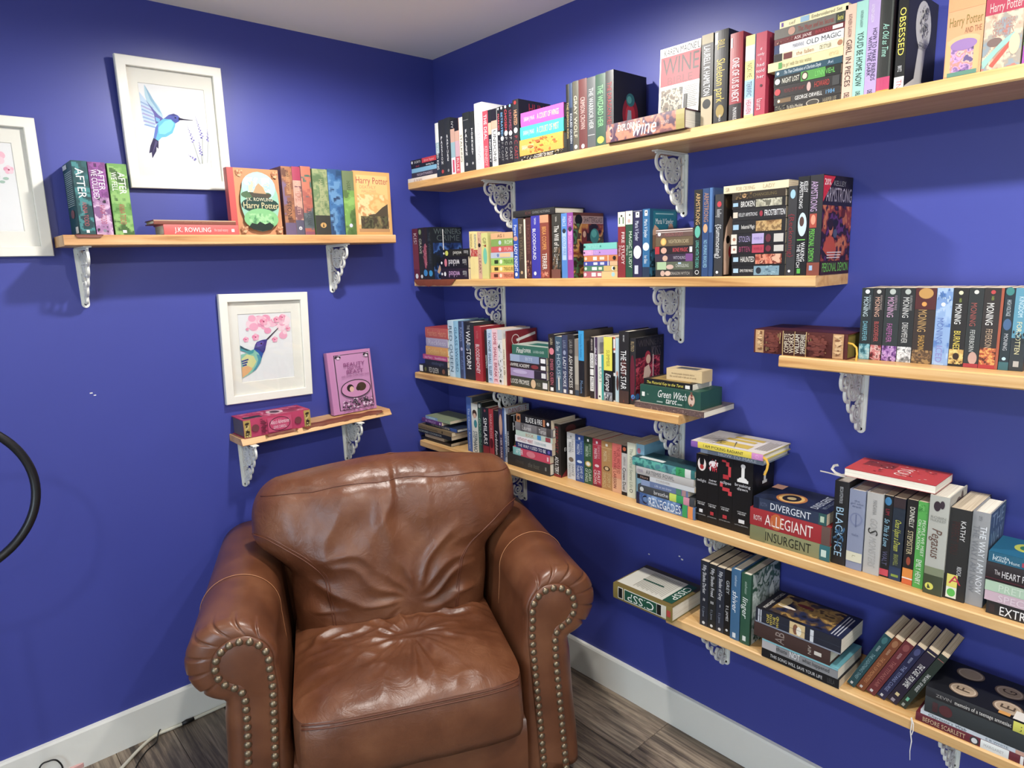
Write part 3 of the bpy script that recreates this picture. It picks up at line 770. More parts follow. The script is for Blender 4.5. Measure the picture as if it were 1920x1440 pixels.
def art_bird(p, w, h):
    g = mapper((190, 225), (1030, 330), (300, 1270), w, h)
    p.poly(g([(265, 245), (310, 335), (380, 440), (455, 540), (500, 650), (490, 690), (430, 640), (360, 560), (300, 470), (275, 380)]), 'b5d2de')
    p.poly(g([(270, 250), (330, 350), (400, 480), (495, 640), (440, 590), (340, 440)]), '8fb4cc')
    p.poly(g([(195, 335), (290, 450), (350, 540), (430, 630), (490, 690), (470, 750), (410, 765), (380, 805), (320, 780), (255, 715), (235, 620), (215, 500)]), 'bfd3e6')
    for k in range(7):
        y = 470+k*48; p.poly(g([(212+k*7, y), (225+k*8, y-14), (380+k*5, y+70-k*6), (370+k*5, y+82-k*6)]), ('93abd0', 'a9a3cc')[k % 2])
    p.poly(g([(285, 440), (350, 530), (440, 635), (505, 690), (470, 755), (405, 745), (385, 620), (330, 520)]), '6b66a6')
    p.poly(g([(400, 660), (460, 690), (455, 730), (415, 720)]), '7fb6e0')
    p.poly(g([(500, 690), (560, 650), (640, 640), (660, 700), (655, 790), (620, 880), (540, 925), (480, 930), (440, 970), (390, 990), (375, 930), (400, 800), (430, 740)]), '74bfd6')
    p.poly(g([(520, 720), (600, 700), (640, 760), (600, 850), (520, 890), (450, 880), (440, 800)]), '8fdada')
    p.poly(g([(400, 800), (440, 750), (430, 860), (400, 960), (380, 930)]), '6d7fc4')
    p.poly(g([(510, 690), (570, 640), (635, 625), (690, 650), (725, 690), (705, 730), (660, 755), (600, 700)]), '5a63ab')
    p.poly(g([(575, 640), (635, 625), (690, 650), (640, 660)]), '474a86')
    p.poly(g([(700, 680), (770, 700), (890, 720), (890, 726), (760, 715), (700, 715)]), '2c2838')
    q = g([(658, 682)])[0]; p.disc(q[0], q[1], 0.0028, 0.0022, '1e2030', 10)
    p.poly(g([(375, 930), (440, 975), (437, 1075), (412, 1050), (410, 1105), (358, 1195), (350, 1115), (318, 1125), (335, 1030)]), '3d3852')
    p.poly(g([(400, 960), (430, 985), (380, 1090), (355, 1150)]), '5b5478')
    for (a, b_, n) in (((815, 795), (895, 1010), 11), ((925, 680), (1015, 960), 15), ((968, 990), (1000, 1190), 12), ((1085, 860), (1092, 1010), 8), ((828, 1180), (925, 1250), 7)):
        for i in range(n):
            t_ = i/(n-1); x, y = a[0]+(b_[0]-a[0])*t_, a[1]+(b_[1]-a[1])*t_
            q = g([(x+(14 if i % 2 else -12)*t_, y)])[0]; r = 0.0012+0.0022*t_; p.disc(q[0], q[1], r, r*0.8, ('7a74b8', '9a92c8', '5f5aa0')[i % 3], 8)
    for a, b_ in (((890, 1010), (985, 1310)), ((1020, 960), (1020, 1310)), ((1000, 1190), (1010, 1310)), ((1095, 1010), (1085, 1310)), ((930, 1245), (990, 1310))):
        p.poly(g([(a[0]-2, a[1]), (a[0]+3, a[1]), (b_[0]+3, b_[1]), (b_[0]-2, b_[1])]), 'a9b3a4')
def art_blossom(p, w, h):
    g = mapper((140, 215), (1065, 160), (240, 1385), w, h)
    rng = random.Random(3)
    for i in range(70):
        x = rng.uniform(0.22, 0.97); y = 0.98-abs(rng.gauss(0, 0.16))*(0.4+x*0.7); r = rng.uniform(0.008, 0.02)
        if y > 0.5 and r*1.1 < x*w < w-r*1.1 and r < y*h < h-r*1.05: p.disc(x*w, y*h, r, r*0.85, rng.choice(['f3c3d2', 'f0aec4', 'f6d6de', 'eba0bb', 'f8e2e6']), 12)
    for x, y, r in ((0.30, 0.655, 0.013), (0.12, 0.63, 0.010), (0.66, 0.60, 0.011), (0.47, 0.88, 0.015), (0.83, 0.93, 0.012), (0.93, 0.75, 0.009), (0.16, 0.78, 0.006), (0.72, 0.90, 0.012)):
        flower(p, x*w, y*h, r, ['ee9fb8', 'f3b9ca', 'e98aa9'])
    p.poly(g([(410, 820), (520, 850), (575, 940), (540, 1060), (470, 1170), (380, 1235), (235, 1312), (225, 1120), (212, 1000), (205, 900), (300, 880)]), '8fc6b0')
    p.poly(g([(300, 900), (420, 930), (470, 1030), (420, 1130), (330, 1160), (250, 1100), (215, 980)]), 'd8d79a')
    p.poly(g([(222, 1120), (330, 1100), (410, 1150), (330, 1240), (236, 1305)]), 'e6b27e')
    p.poly(g([(470, 900), (575, 930), (540, 1060), (470, 1170), (400, 1215), (470, 1100), (500, 1000)]), '4f94a8')
    p.poly(g([(185, 740), (260, 785), (370, 832), (430, 812), (415, 880), (350, 902), (260, 850), (195, 830)]), '4d9ba2')
    p.poly(g([(187, 745), (265, 790), (370, 838), (300, 835), (200, 790)]), '3a5560')
    for k in range(3): p.poly(g([(215+k*8, 1010+k*38), (330-k*16, 975+k*44), (335-k*12, 1000+k*46), (222+k*10, 1035+k*36)]), '36418f')
    p.poly(g([(420, 812), (600, 790), (585, 900), (560, 975), (500, 880)]), '2f56a4')
    p.poly(g([(440, 740), (470, 685), (560, 652), (655, 638), (640, 720), (620, 830), (590, 890), (510, 830), (425, 810)]), '403a86')
    p.poly(g([(470, 700), (560, 665), (600, 690), (560, 760), (480, 770)]), '5c55a8')
    p.poly(g([(635, 640), (660, 650), (848, 446), (840, 438)]), '33222e')
    q = g([(550, 715)])[0]; p.disc(q[0], q[1], 0.0035, 0.003, '15142a', 10)
def art_flowers(p, w, h):
    for x, y, r in ((0.62, 0.90, 0.018), (0.80, 0.84, 0.022), (0.93, 0.70, 0.012), (0.70, 0.74, 0.014), (0.45, 0.86, 0.02), (0.25, 0.80, 0.018)):
        flower(p, x*w, y*h, r, ['f0bccb', 'f5d2da', 'e8a3b8'])
    for x, y in ((0.88, 0.60), (0.78, 0.62), (0.83, 0.56), (0.6, 0.62)): p.disc(x*w, y*h, 0.007, 0.004, 'a9c4b4', 10)
framed('white framed print of a blue hummingbird beside lavender', -1.052, 2.069, 0.315, 0.392, -math.radians(0.9), 0.010, art_bird)
framed('white framed print of a hummingbird under pink blossom, above the pink lying book', -0.821, 1.3235, 0.326, 0.392, math.radians(1.5), 0.002, art_blossom)
framed('white framed flower print cut off by the left edge', -1.5985, 1.8575, 0.322, 0.390, 0.0, 0.002, art_flowers)
# ------------------------------------------------------------------ books
V3 = Vector
ORD = 'first second third fourth fifth sixth seventh eighth ninth tenth eleventh twelfth thirteenth fourteenth fifteenth sixteenth seventeenth eighteenth nineteenth twentieth twenty-first twenty-second twenty-third twenty-fourth twenty-fifth twenty-sixth twenty-seventh twenty-eighth twenty-ninth thirtieth'.split()
def num(s): return float(s)
def spine_print(dec, T, H, bul):
    p = Print(lambda u, v, e: (v, -bul*(1-(2*v/T-1)**2)-e-0.0002, H-u))
    for d in [q for q in dec.split(';') if q]:
        op, a = d[0], d[1:].split(',')
        if op == 'b': p.rect(num(a[0])*H, num(a[1])*H, 0.0002, T-0.0002, a[2], 1, 4)
        elif op == 'r': p.rect(num(a[0])*H, num(a[1])*H, num(a[2])*T, num(a[3])*T, a[4], 1, 4)
        elif op == 't' or op == 'i':
            v0, v1 = (num(a[4]), num(a[5])) if len(a) > 5 else (0.24, 0.76)
            p.text(a[3], num(a[0])*H, num(a[1])*H, v0*T, v1*T, a[2], 0.22 if op == 'i' else 0)
        elif op == 'm': p.paint(num(a[0])*H, num(a[1])*H, num(a[2])*T, num(a[3])*T, int(a[4]), int(a[5])*1.7, a[6:])
        elif op == 'c': p.disc(num(a[0])*H, num(a[1])*T, num(a[2])*T, num(a[2])*T, a[3])
        elif op == 'e': p.disc(num(a[0])*H, num(a[1])*T, num(a[2])*H, num(a[3])*T, a[4])
        elif op == 's':      # letters standing upright one under the other
            n = len(a[3]); u0, u1 = num(a[0])*H, num(a[1])*H; st = (u1-u0)/n; sz = min(0.62*T, st*0.8)
            f0 = p.fn
            for i, ch in enumerate(a[3]):
                uc = u0+st*(i+0.5)
                p.fn = lambda x, y, e, uc=uc: f0(uc-y, T/2+x, e)
                p.text(ch, -sz*0.45, sz*0.45, -sz/2, sz/2, a[2])
            p.fn = f0
        elif op == 'h':      # lines across the spine
            f0 = p.fn; u0, u1 = num(a[0])*H, num(a[1])*H
            p.fn = lambda x, y, e: f0(u1-y, x, e)
            p.text(a[3], 0.10*T, 0.90*T, 0, u1-u0, a[2]); p.fn = f0
        elif op == 'z':      # scattered flecks of colour, as on a busy printed spine
            r = random.Random(len(dec)*7+int(a[2])); cs = a[3:]
            for i in range(int(a[2])):
                for _ in range(2):
                    k = 0.03+0.07*r.random(); ku = k*T*(0.8+r.random()*2.6); u0, u1 = num(a[0])*H, num(a[1])*H
                    u = u0+ku+(u1-u0-2*ku)*r.random(); v = (0.02+k)*T+(0.96-2*k)*T*r.random()
                    if u1-u0 > 2*ku: p.blot(u, v, ku, k*T, r.choice(cs), r)
    return p
def cover_print(dec, T, W, H, back=False):
    if back: p = Print(lambda u, v, e: (-e, W-u, v))
    else: p = Print(lambda u, v, e: (T+e, u, v))
    for d in [q for q in dec.split(';') if q]:
        op, a = d[0], d[1:].split(',')
        if op == 'r': p.rect(num(a[0])*W, num(a[1])*W, (1-num(a[3]))*H, (1-num(a[2]))*H, a[4])
        elif op == 'e': p.disc(num(a[0])*W, (1-num(a[1]))*H, num(a[2])*W, num(a[3])*H, a[4], 24)
        elif op == 'm': p.paint(num(a[0])*W, num(a[1])*W, (1-num(a[3]))*H, (1-num(a[2]))*H, int(a[4]), int(a[5])*1.7, a[6:])
        elif op in 'ti': p.text(a[5], num(a[0])*W, num(a[1])*W, (1-num(a[3]))*H, (1-num(a[2]))*H, a[4], 0.2 if op == 'i' else 0)
        elif op == 'p':
            n = [num(q) for q in a[1:]]; p.poly([(n[i]*W, (1-n[i+1])*H) for i in range(0, len(n), 2)], a[0])
        elif op == 'z':
            r = random.Random(int(a[4])*3+1); cs = a[5:]
            for i in range(int(a[4])):
                for _ in range(3):
                    k = 0.008+0.022*r.random(); ku, kv = k*W*(0.6+r.random()), k*W*(0.6+1.2*r.random())
                    u0, u1, v0, v1 = num(a[0])*W, num(a[1])*W, (1-num(a[3]))*H, (1-num(a[2]))*H
                    if u1-u0 > 2*ku and v1-v0 > 2*kv: p.blot(u0+ku+(u1-u0-2*ku)*r.random(), v0+kv+(v1-v0-2*kv)*r.random(), ku, kv, r.choice(cs), r)
        elif op == 'l':      # rows of small print
            n = int(a[4])
            for i in range(n):
                v = num(a[2])+(num(a[3])-num(a[2]))*(i+0.5)/n; hh = (num(a[3])-num(a[2]))/n*0.2
                p.rect(num(a[0])*W, (num(a[1])-0.07*((i*37) % 5)/5)*W, (1-v-hh)*H, (1-v+hh)*H, a[5])
    return p
def book(look, label, org, et, ed, eh, T, W, H, typ='p', col='222', sd='', cd='', bd='', pages=None, name='book', group=None, cat='book'):
    m = Matrix(((et.x, ed.x, eh.x, org.x), (et.y, ed.y, eh.y, org.y), (et.z, ed.z, eh.z, org.z), (0, 0, 0, 1)))
    t = thing(name, label, cat, group=group, mtx=m)
    hard = typ in 'hc'; c = 0.0026 if hard else 0.0007; bul = min(0.05*T, 0.0011) if hard else 0.0
    if typ == 'b':
        b = MB(); b.box((0, 0, 0), (T, W, H), 0.0006); n = len(b.f); body = b.obj('box_body', M['cover'], t, cols=[ink(col)]*n)
    else:
        k = 6; out = [(0, W)]+[(T*i/k, -bul*(1-(2*i/k-1)**2)) for i in range(k+1)]+[(T, W)]
        inn = [(T-c, W)]+[(T-c-(T-2*c)*i/k, c) for i in range(k+1)]+[(c, W)]
        lp = out+inn; n = len(lp); q = len(out)
        vs = [(x, y, 0) for x, y in lp]+[(x, y, H) for x, y in lp]
        fs = [(i, (i+1) % n, n+(i+1) % n, n+i) for i in range(n)]
        for i in range(q-1):
            j, j2 = n-1-i, n-2-i
            fs.append((i, j, j2, i+1)); fs.append((n+i, n+i+1, n+j2, n+j))
        body = mesh_obj('cover', vs, fs, M['cloth_cover' if typ == 'c' else 'cover'], t, cols=[ink(col)]*len(fs))
        pg = M[pages] if pages else M['white_pages' if hard else 'pages']
        b = MB(); ov = 0.0032 if hard else 0.0005
        b.box((c, c, ov), (T-c, W-(0.004 if hard else 0.0004), H-ov)); b.obj('page_block', pg, t)
    if sd: spine_print(sd, T, H, bul).out('spine_print', body)
    if cd: cover_print(cd, T, W, H).out('cover_print', body)
    if bd: cover_print(bd, T, W, H, True).out('back_print', body)
    return t
# placing: a row is one shelf; pixel columns and rows are turned into positions on that shelf
R = {}; BY = {}
def finish_row():
    up = R.get('up', []); n = len(up)
    for i, (o, look, extra) in enumerate(up):
        side, k = ('left', i) if i < (n+1)//2 else ('right', n-1-i)
        o['label'] = '%s,%s %s upright from %s, %s' % (look, extra, ORD[k], side, R['name'])
def row(key, name, Xf):
    finish_row(); R['up'] = []
    R.update(key=key, name=name, Xf=Xf, n=0, k=0, tops=[], L=key[0] == 'L')
def z_top(px_y, X, ym):       # height of a point on the plane x=X (or y=X on the left wall) seen at image row px_y
    k = -(px_y-720)/F_PX; m_ = AY-AZ*k
    if R['L']: return CAM.z-(m_.x*(ym-CAM.x)+m_.y*(X-CAM.y))/m_.z
    return CAM.z-(m_.x*(X-CAM.x)+m_.y*(ym-CAM.y))/m_.z
def along(px, X, z): return x_at(px, X, z) if R['L'] else y_at(px, X, z)
def span(x0, x1, X, z=None):
    zz = z if z is not None else SH[R['key']][2]
    for _ in range(2):
        a, b_ = along(x0, X, zz), along(x1, X, zz)
        if z is None: zz = top_of(R['key'], (a+b_)/2)
    return a, b_, zz
ZH = V3((0, 0, 1)); YH = V3((0, 1, 0)); XH = V3((1, 0, 0))
def depth_of(W_, X, y1, H):
    lim = -X-0.004
    if isinstance(W_, tuple):
        d = (on_x(W_[0], W_[1], y1).y if R['L'] else on_y(W_[0], W_[1], y1).x)-X
        return max(0.05, min(d, lim))
    return min(W_ or 0.69*H, lim)
def V(x0, x1, yt, typ, col, sd, look, cd='', W=None, Xf=None, bd='', pages=None):
    X = Xf or R['Xf']; a, b_, z = span(x0, x1, X); R['n'] += 1
    z += 0.0004; H = z_top(yt, X, (a+b_)/2)-z; T = abs(b_-a)-0.0005
    lab = look
    Wd = depth_of(W, X, b_, H)
    R['tops'].append((min(a, b_), max(a, b_), z+H))
    if R['L']: o = book(look, lab, V3((a, X, z)), XH, YH, ZH, T, Wd, H, typ, col, sd, cd, bd, pages, group='books on the '+R['name'])
    else: o = book(look, lab, V3((X, a, z)), -YH, XH, ZH, T, Wd, H, typ, col, sd, cd, bd, pages, group='books on the '+R['name'])
    R['up'].append((o, look, '')); return o
def lay(xl, xr, zb, T, X, typ, col, sd, look, lab, cd='', W=None, flip=False, yaw=0.0, pages=None, out=False, bd='', name='book', cat='book'):
    a, b_, _ = span(xl, xr, X, zb+T/2); H = abs(a-b_); T -= 0.0004
    Wd = min(W or 0.69*H, -X-0.004)
    if R['L']: et, ed, eh, org = ZH, YH, -XH, V3((b_, X, zb))
    else: et, ed, eh, org = ZH, XH, YH, V3((X, b_, zb))
    if flip: et, eh = -et, -eh; org = org+V3((0, 0, T)); org = V3((a, X, org.z)) if R['L'] else V3((X, a, org.z))
    if out: et, ed, eh = ZH, -XH, -YH; org = V3((X+Wd, a, zb))
    if yaw:
        q = Matrix.Rotation(math.radians(yaw), 3, 'Z'); et, ed, eh = q@et, q@ed, q@eh
    o = book(look, lab, org, et, ed, eh, T, Wd, H, typ, col, sd, cd, bd, pages, name=name, group='books on the '+R['name'], cat=cat)
    o['_k'] = 0; del o['_k']; BY[look] = (o, T, Wd, H); return o
def K(refx, bounds, items, Xf=None, base=None, ztop=None):
    """a stack: bounds are image rows at column refx from the top of the stack to its foot; items from the top down"""
    X = Xf or R['Xf']; R['k'] += 1
    zs = [(on_y(refx, p, X) if R['L'] else on_x(refx, p, X)).z for p in bounds]
    p = along(refx, X, zs[-1]); zb = (base if base is not None else top_of(R['key'], p))+0.0004
    f = (zs[0]-zb)/(zs[0]-zs[-1]); n = len(items); z = zb
    for i in range(n-1, -1, -1):
        T = (zs[i]-zs[i+1])*f; it = items[i]; o = dict(it[6]) if len(it) > 6 else {}
        XX = o.pop('Xf', X)
        lab = o.pop('lab', None) or ('%s, %s from top in %s stack, %s' % (it[5], ORD[i], ORD[R['k']-1], R['name']))
        lay(it[0], it[1], z, T, XX, it[2], it[3], it[4], it[5], lab, **o); z += T
def ONTOP(xl, xr, yb, yt, typ, col, sd, look, Xf=None, **o):
    """a book lying across the tops of standing ones"""
    X = Xf or R['Xf']; a, b_, _ = span(xl, xr, X, (on_x(xl, yb, X)).z)
    lo, hi = min(a, b_), max(a, b_)
    zb = max([t_ for p, q, t_ in R['tops'] if q > lo+0.003 and p < hi-0.003])+0.0006
    T = abs(on_x(xl, yt, X).z-on_x(xl, yb, X).z)
    lay(xl, xr, zb, T, X, typ, col, sd, look, '%s, lying across upright books, %s' % (look, R['name']), **o)
    R['tops'].append((lo, hi, zb+T)); return zb+T
def FACE(x0, x1, yt, T, typ, col, cd, look, Xf, sd='', lean=0.0, turn=0.0, pages=None):
    """a book standing with its front cover turned to the room"""
    a, b_, z = span(x0, x1, Xf); z += 0.0004
    H = z_top(yt, Xf, (a+b_)/2)-z; Wd = abs(b_-a)
    if R['L']: et, ed, eh, org = -YH, XH, ZH, V3((a, Xf+T, z))
    else: et, ed, eh, org = -XH, -YH, ZH, V3((Xf+T, a, z))
    if lean or turn:
        ax = ed; q = Matrix.Rotation(turn, 3, 'Z') @ Matrix.Rotation(lean, 3, ax); et, ed, eh = q@et, q@ed, q@eh
        if lean: H /= math.cos(lean)
        foot = V3((a, Xf, z)) if R['L'] else V3((Xf, a, z))
        org = foot-et*T; org.z = z+max(0.0, -(et*T).z if False else 0.0); low = min(0.0, (et*T).z); org.z = z-low
    book(look, '%s, cover facing the room, %s' % (look, R['name']), org, et, ed, eh, T, Wd, H, typ, col, sd, cd, pages=pages, group='books on the '+R['name'])
def LEAN(x0, x1, H, ang, typ, col, sd, look, Xf, W):
    a, b_, z = span(x0, x1, Xf); R['n'] += 1; th = math.radians(ang)
    eh = V3((0, -math.sin(th), math.cos(th))); et = V3((0, -math.cos(th), -math.sin(th))); T = abs(a-b_)*math.cos(th)-0.0008
    org = V3((Xf, b_, z+0.0006))-et*T
    o = book(look, look, org, et, XH, eh, T, W, H, typ, col, sd, group='books on the '+R['name'])
    R['up'].append((o, look, ' leaning,'))
# ================= topmost shelf
row('S1', 'topmost shelf', -0.178)
K(772, [301, 310, 317, 325, 334, 343], [
    (770, 818, 'p', '26222a', 'b.45,1,c23540;t.5,.95,e6b0b0,love hypo;c.06,.5,.3,ddd;t.12,.42,bbb,scars', 'black and red thin paperback'),
    (771, 820, 'p', '1c1a20', 't.05,.45,b0404c,devil;t.5,.95,ddd,saving leo', 'black thin paperback with white lettering'),
    (772, 820, 'p', '7db4d0', '', 'light blue thin paperback'),
    (772, 821, 'p', '3a3540', 't.12,.9,b9a9b8,NIGHTMARES', 'charcoal paperback with mauve lettering'),
    (765, 821, 'p', 'e9dccb', 't.1,.6,b08070,d. bright', 'cream thin paperback')])
V(820, 826.5, 231, 'h', '24303c', 'b0,.35,e6e6e0;b.35,.55,9fb6bc;t.35,.85,eee,WICKED KING', 'white and dark teal hardcover')
V(826.5, 837, 225, 'h', '2c2e30', 's.28,.78,f2f2f2,PASSION;c.9,.5,.2,b04040', 'black hardcover lettered in white capitals')
V(837, 848, 221, 'h', '2c2f31', 's.28,.74,f2f2f2,RAPTURE;c.9,.5,.15,888', 'black hardcover with spaced white capitals')
V(848, 856, 225, 'p', '1d1c22', 'b.16,.4,c9a08c;b.4,.68,8fb0b8;b.68,.98,e8d6dd;r.72,.95,.3,.7,c84060;t.02,.15,bbb,IVY', 'black paperback with photo band and pink label')
V(856, 864, 222, 'p', 'c9505c', 'b0,.22,1d1c22;b.22,.4,c9a08c;b.4,.68,c6a0aa;t.7,.95,f0d0d0,RULE', 'red and mauve paperback with black head')
V(864, 871, 220, 'p', 'eee3cd', 't.2,.9,2a2a2a,STALKING', 'cream paperback with black lettering')
V(871, 883.5, 211, 'h', '2b2f30', 's.27,.72,f5f5f5,FALLEN;r.12,.13,.1,.9,777;c.86,.5,.15,aaa', 'black hardcover with five white capitals')
V(883.5, 893.4, 209, 'h', '2a2d2e', 's.27,.72,f5f5f5,TORMENT;c.86,.5,.15,aaa', 'black hardcover left of the white hardcover')
V(893.4, 908, 193, 'h', 'f1f0f0', 't.3,.9,9a98a0,FOURTH SHINING,.3,.7', 'white hardcover with grey lettering', 'r0,1,0,1,efeeee')
V(908, 918, 208, 'p', 'c94858', 't.06,.5,f2e6e6,THE DEAL;t.6,.95,e8b8b8,KENNEDY', 'crimson thin paperback')
V(918, 924, 206, 'p', '23252a', 'b.22,.42,d4ab90;t.45,.95,e8e8e8,NIGHTSKY', 'black paperback with a skin-toned band')
V(924, 934.5, 204, 'p', 'dcdcd8', 'b0,.2,22202a;b.2,.34,caa088;t.36,.92,26282c,UNDONE', 'white paperback with black lettering and photo head')
V(935, 940.3, 201, 'p', '201f24', 't.1,.4,e0606c,MARKED;c.44,.5,.4,eee;t.5,.92,888,P C CAST;c.03,.5,.25,ddd', 'thin black paperback with red title')
V(940.3, 947, 199, 'p', '202026', 't.1,.5,6fa8d8,BETRAYED;c.54,.5,.4,eee;t.6,.92,888,P C CAST;c.03,.5,.25,ddd', 'thin black paperback with blue title')
V(947, 955, 198, 'p', '222126', 't.06,.42,d8404c,CHOSEN;c.46,.5,.4,eee;t.52,.92,999,P C CAST;c.02,.5,.22,ddd', 'black paperback with scarlet title')
V(955, 963.8, 194.5, 'p', '231f24', 't.1,.44,a05068,UNTAMED;c.48,.5,.35,eee;t.54,.92,999,P C CAST;c.03,.5,.2,7ac', 'black paperback with plum title')
V(963.8, 975, 186.5, 'h', '2e2d30', 't.16,.4,e8a878,HUNTED;c.48,.5,.3,eee;t.56,.94,a03840,P C CAST;c.05,.5,.2,a33', 'dark grey hardcover with orange title', 'r0,1,0,1,26262a;t.3,.8,.05,.2,b03038,HUN', W=(1032, 200))
K(976, [213, 238.5, 262, 291, 302], [
    (976.5, 1057, 'h', 'c25ab8', 't.08,.34,f3d8ec,SARAH J MAAS,.25,.75;t.4,.9,f2d890,A COURT OF WINGS,.25,.75', 'bright magenta hardcover', dict(cd='r0,1,0,1,b850ae')),
    (975.5, 1057, 'h', '35bfb4', 't.08,.34,d8f3ee,SARAH J MAAS,.25,.75;t.4,.9,d8e890,A COURT OF MIST,.25,.75', 'turquoise hardcover'),
    (974.5, 1056, 'h', 'eaa23c', 't.06,.34,f8e8c8,SARAH J MAAS,.3,.7;t.48,.9,f8dc48,A COURT OF THORNS,.25,.75;z.2,.9,16,c4602c,d8742c', 'golden orange hardcover'),
    (974.5, 1063, 'p', '2c2a26', 'z.05,.95,40,d8d4cc,8a8678,c8a860;t.35,.75,e8e0d0,A COURT OF FROST', 'black paperback with white sprays')])
V(1063, 1069, 158, 'h', '23221f', 't.2,.85,c8b070,THE DEMON KING', 'slim black hardcover with gold title')
V(1069, 1075.3, 156, 'h', '26303e', 'b0,.35,36496a;t.4,.9,cdd4dc,EXILED QUEEN', 'slim black and steel-blue hardcover')
V(1075.3, 1086.3, 152, 'h', '5c594c', 't.2,.8,d8d0b0,GRAY WOLF;c.93,.5,.25,ddd', 'olive grey hardcover')
V(1086.3, 1101.8, 148, 'h', '6b3a38', 't.25,.7,d8b8b0,CRIMSON CROWN;c.94,.5,.2,ddd', 'maroon hardcover left of two grey-green ones')
V(1101.8, 1117.6, 144.5, 'h', '5b5f60', 't.15,.72,c8ccc8,THE WARRIOR HEIR;r.8,.81,.1,.9,bbb', 'slate grey hardcover with pale title')
V(1117.6, 1136.3, 138.5, 'h', '3a5a48', 't.15,.72,86d088,THE WIZARD HEIR;e.9,.5,.05,.35,c0d040', 'dark green hardcover with bright green title')
V(1136.3, 1151, 132, 'h', '4b4a4a', 't.15,.75,b03a40,THE DRAGON HEIR', 'charcoal hardcover with a red glow on its cover', 'r0,1,0,1,1f1d1f;e.5,.56,.24,.24,8e1f28;e.5,.58,.15,.17,c02c34;e.5,.36,.13,.09,2f6f70;e.47,.36,.07,.05,57a49a;p9aa2ae,.42,.5,.52,.5,.56,.78,.36,.78;t.06,.1,.1,.9,1f1d1f,I', W=(1212, 150))
FACE(1232.5, 1307, 82, 0.022, 'p', 'efece2', 'r.03,1,.1,.42,b01c30;t.1,.98,.02,.09,444444,KAREN MACNEIL;t.08,.98,.12,.30,3a1418,WINE;t.08,.95,.33,.41,7c1c28,BIBLE;m.06,.6,.46,.76,44,5,2e2a28,6d5d4a,b8ac94,46423c,8a7f6a;l.64,.97,.46,.7,12,9a968c;l.08,.5,.8,.97,7,9a968c;m.55,.97,.82,.98,30,6,3e4a28,8a8848,d8d0a0,6f7440;r.64,.72,.55,.85,2e2c28', 'white and red wine guide', -0.118, lean=-0.05)
K(1140, [239.5, 268.5], [(1137, 1284, 'h', '6a4a56', 'm0,.9,.02,.98,70,3,3c2a40,8a5a5c,c8866a,5c4258,a86a58,d8a080;b.9,1,a89a50;e.07,.5,.03,.36,d8a898;t.16,.46,f4ece2,EXPLORING,.5,.85;i.34,.66,ffffff,wine,.1,.7;t.72,.82,d8c0b8,CULINARY,.4,.6', 'fat purple and coral wine hardcover', dict(Xf=-0.214, W=0.09, cd='r0,1,0,1,e8e0d4'))])
V(1313.5, 1335, 64, 'p', '2b2a28', 'b0,.1,a89a78;t.12,.66,f0f0ee,LAURELL K HAMILTON,.2,.75;b.67,1,b8a888;c.75,.5,.36,222', 'black and tan fat paperback')
V(1337, 1362.5, 56, 'h', '1b1a1a', 't.1,.2,c8b040,BILL;t.3,.76,d8bc3c,Skeleton park,.2,.8;r.02,.14,.05,.25,fff;p0,0;e.86,.5,.07,.3,a08840;t.9,.97,ddd,FRANKLIN'.replace('p0,0;', ''), 'glossy black hardcover with gold script', W=0.15)
V(1366, 1389.5, 61, 'h', '9a2430', 't.28,.78,f5eeee,ONE OF US IS NEXT,.2,.8;b.8,1,2a2224;t.84,.98,ddd,McMANUS;r.05,.16,.08,.2,fff', 'deep red hardcover with white title', 'r0,1,0,1,7a2530;z.05,.95,.02,.98,40,a05058,c08088,602028', W=0.15)
V(1394.5, 1412, 66, 'p', '9cc4dc', 'b0,.12,e8cf80;b.12,.3,e6cbd2;b.3,.53,ecdc7c;b.53,.75,9ac0d8;b.75,.95,e8c0c8;b.95,1,e8d080;t.33,.5,58604c,NICKI ME;t.55,.73,405060,TERRIFIC;t.77,.94,b05060,HEAVEN', 'pastel striped paperback')
V(1413.5, 1433.5, 60, 'p', 'b73850', 'h.18,.21,f0dde0,if;h.24,.27,f0dde0,only;h.3,.33,f0dde0,i;h.36,.4,f0dde0,had;h.43,.47,f0dde0,told;h.5,.54,f0dde0,her;c.63,.6,.12,4a1c28;t.78,.92,e8c4c8,laura', 'rose red paperback with small white words', 'r0,1,0,1,a5304a;z.1,.9,.1,.9,20,b84860,8c2840', W=0.115)
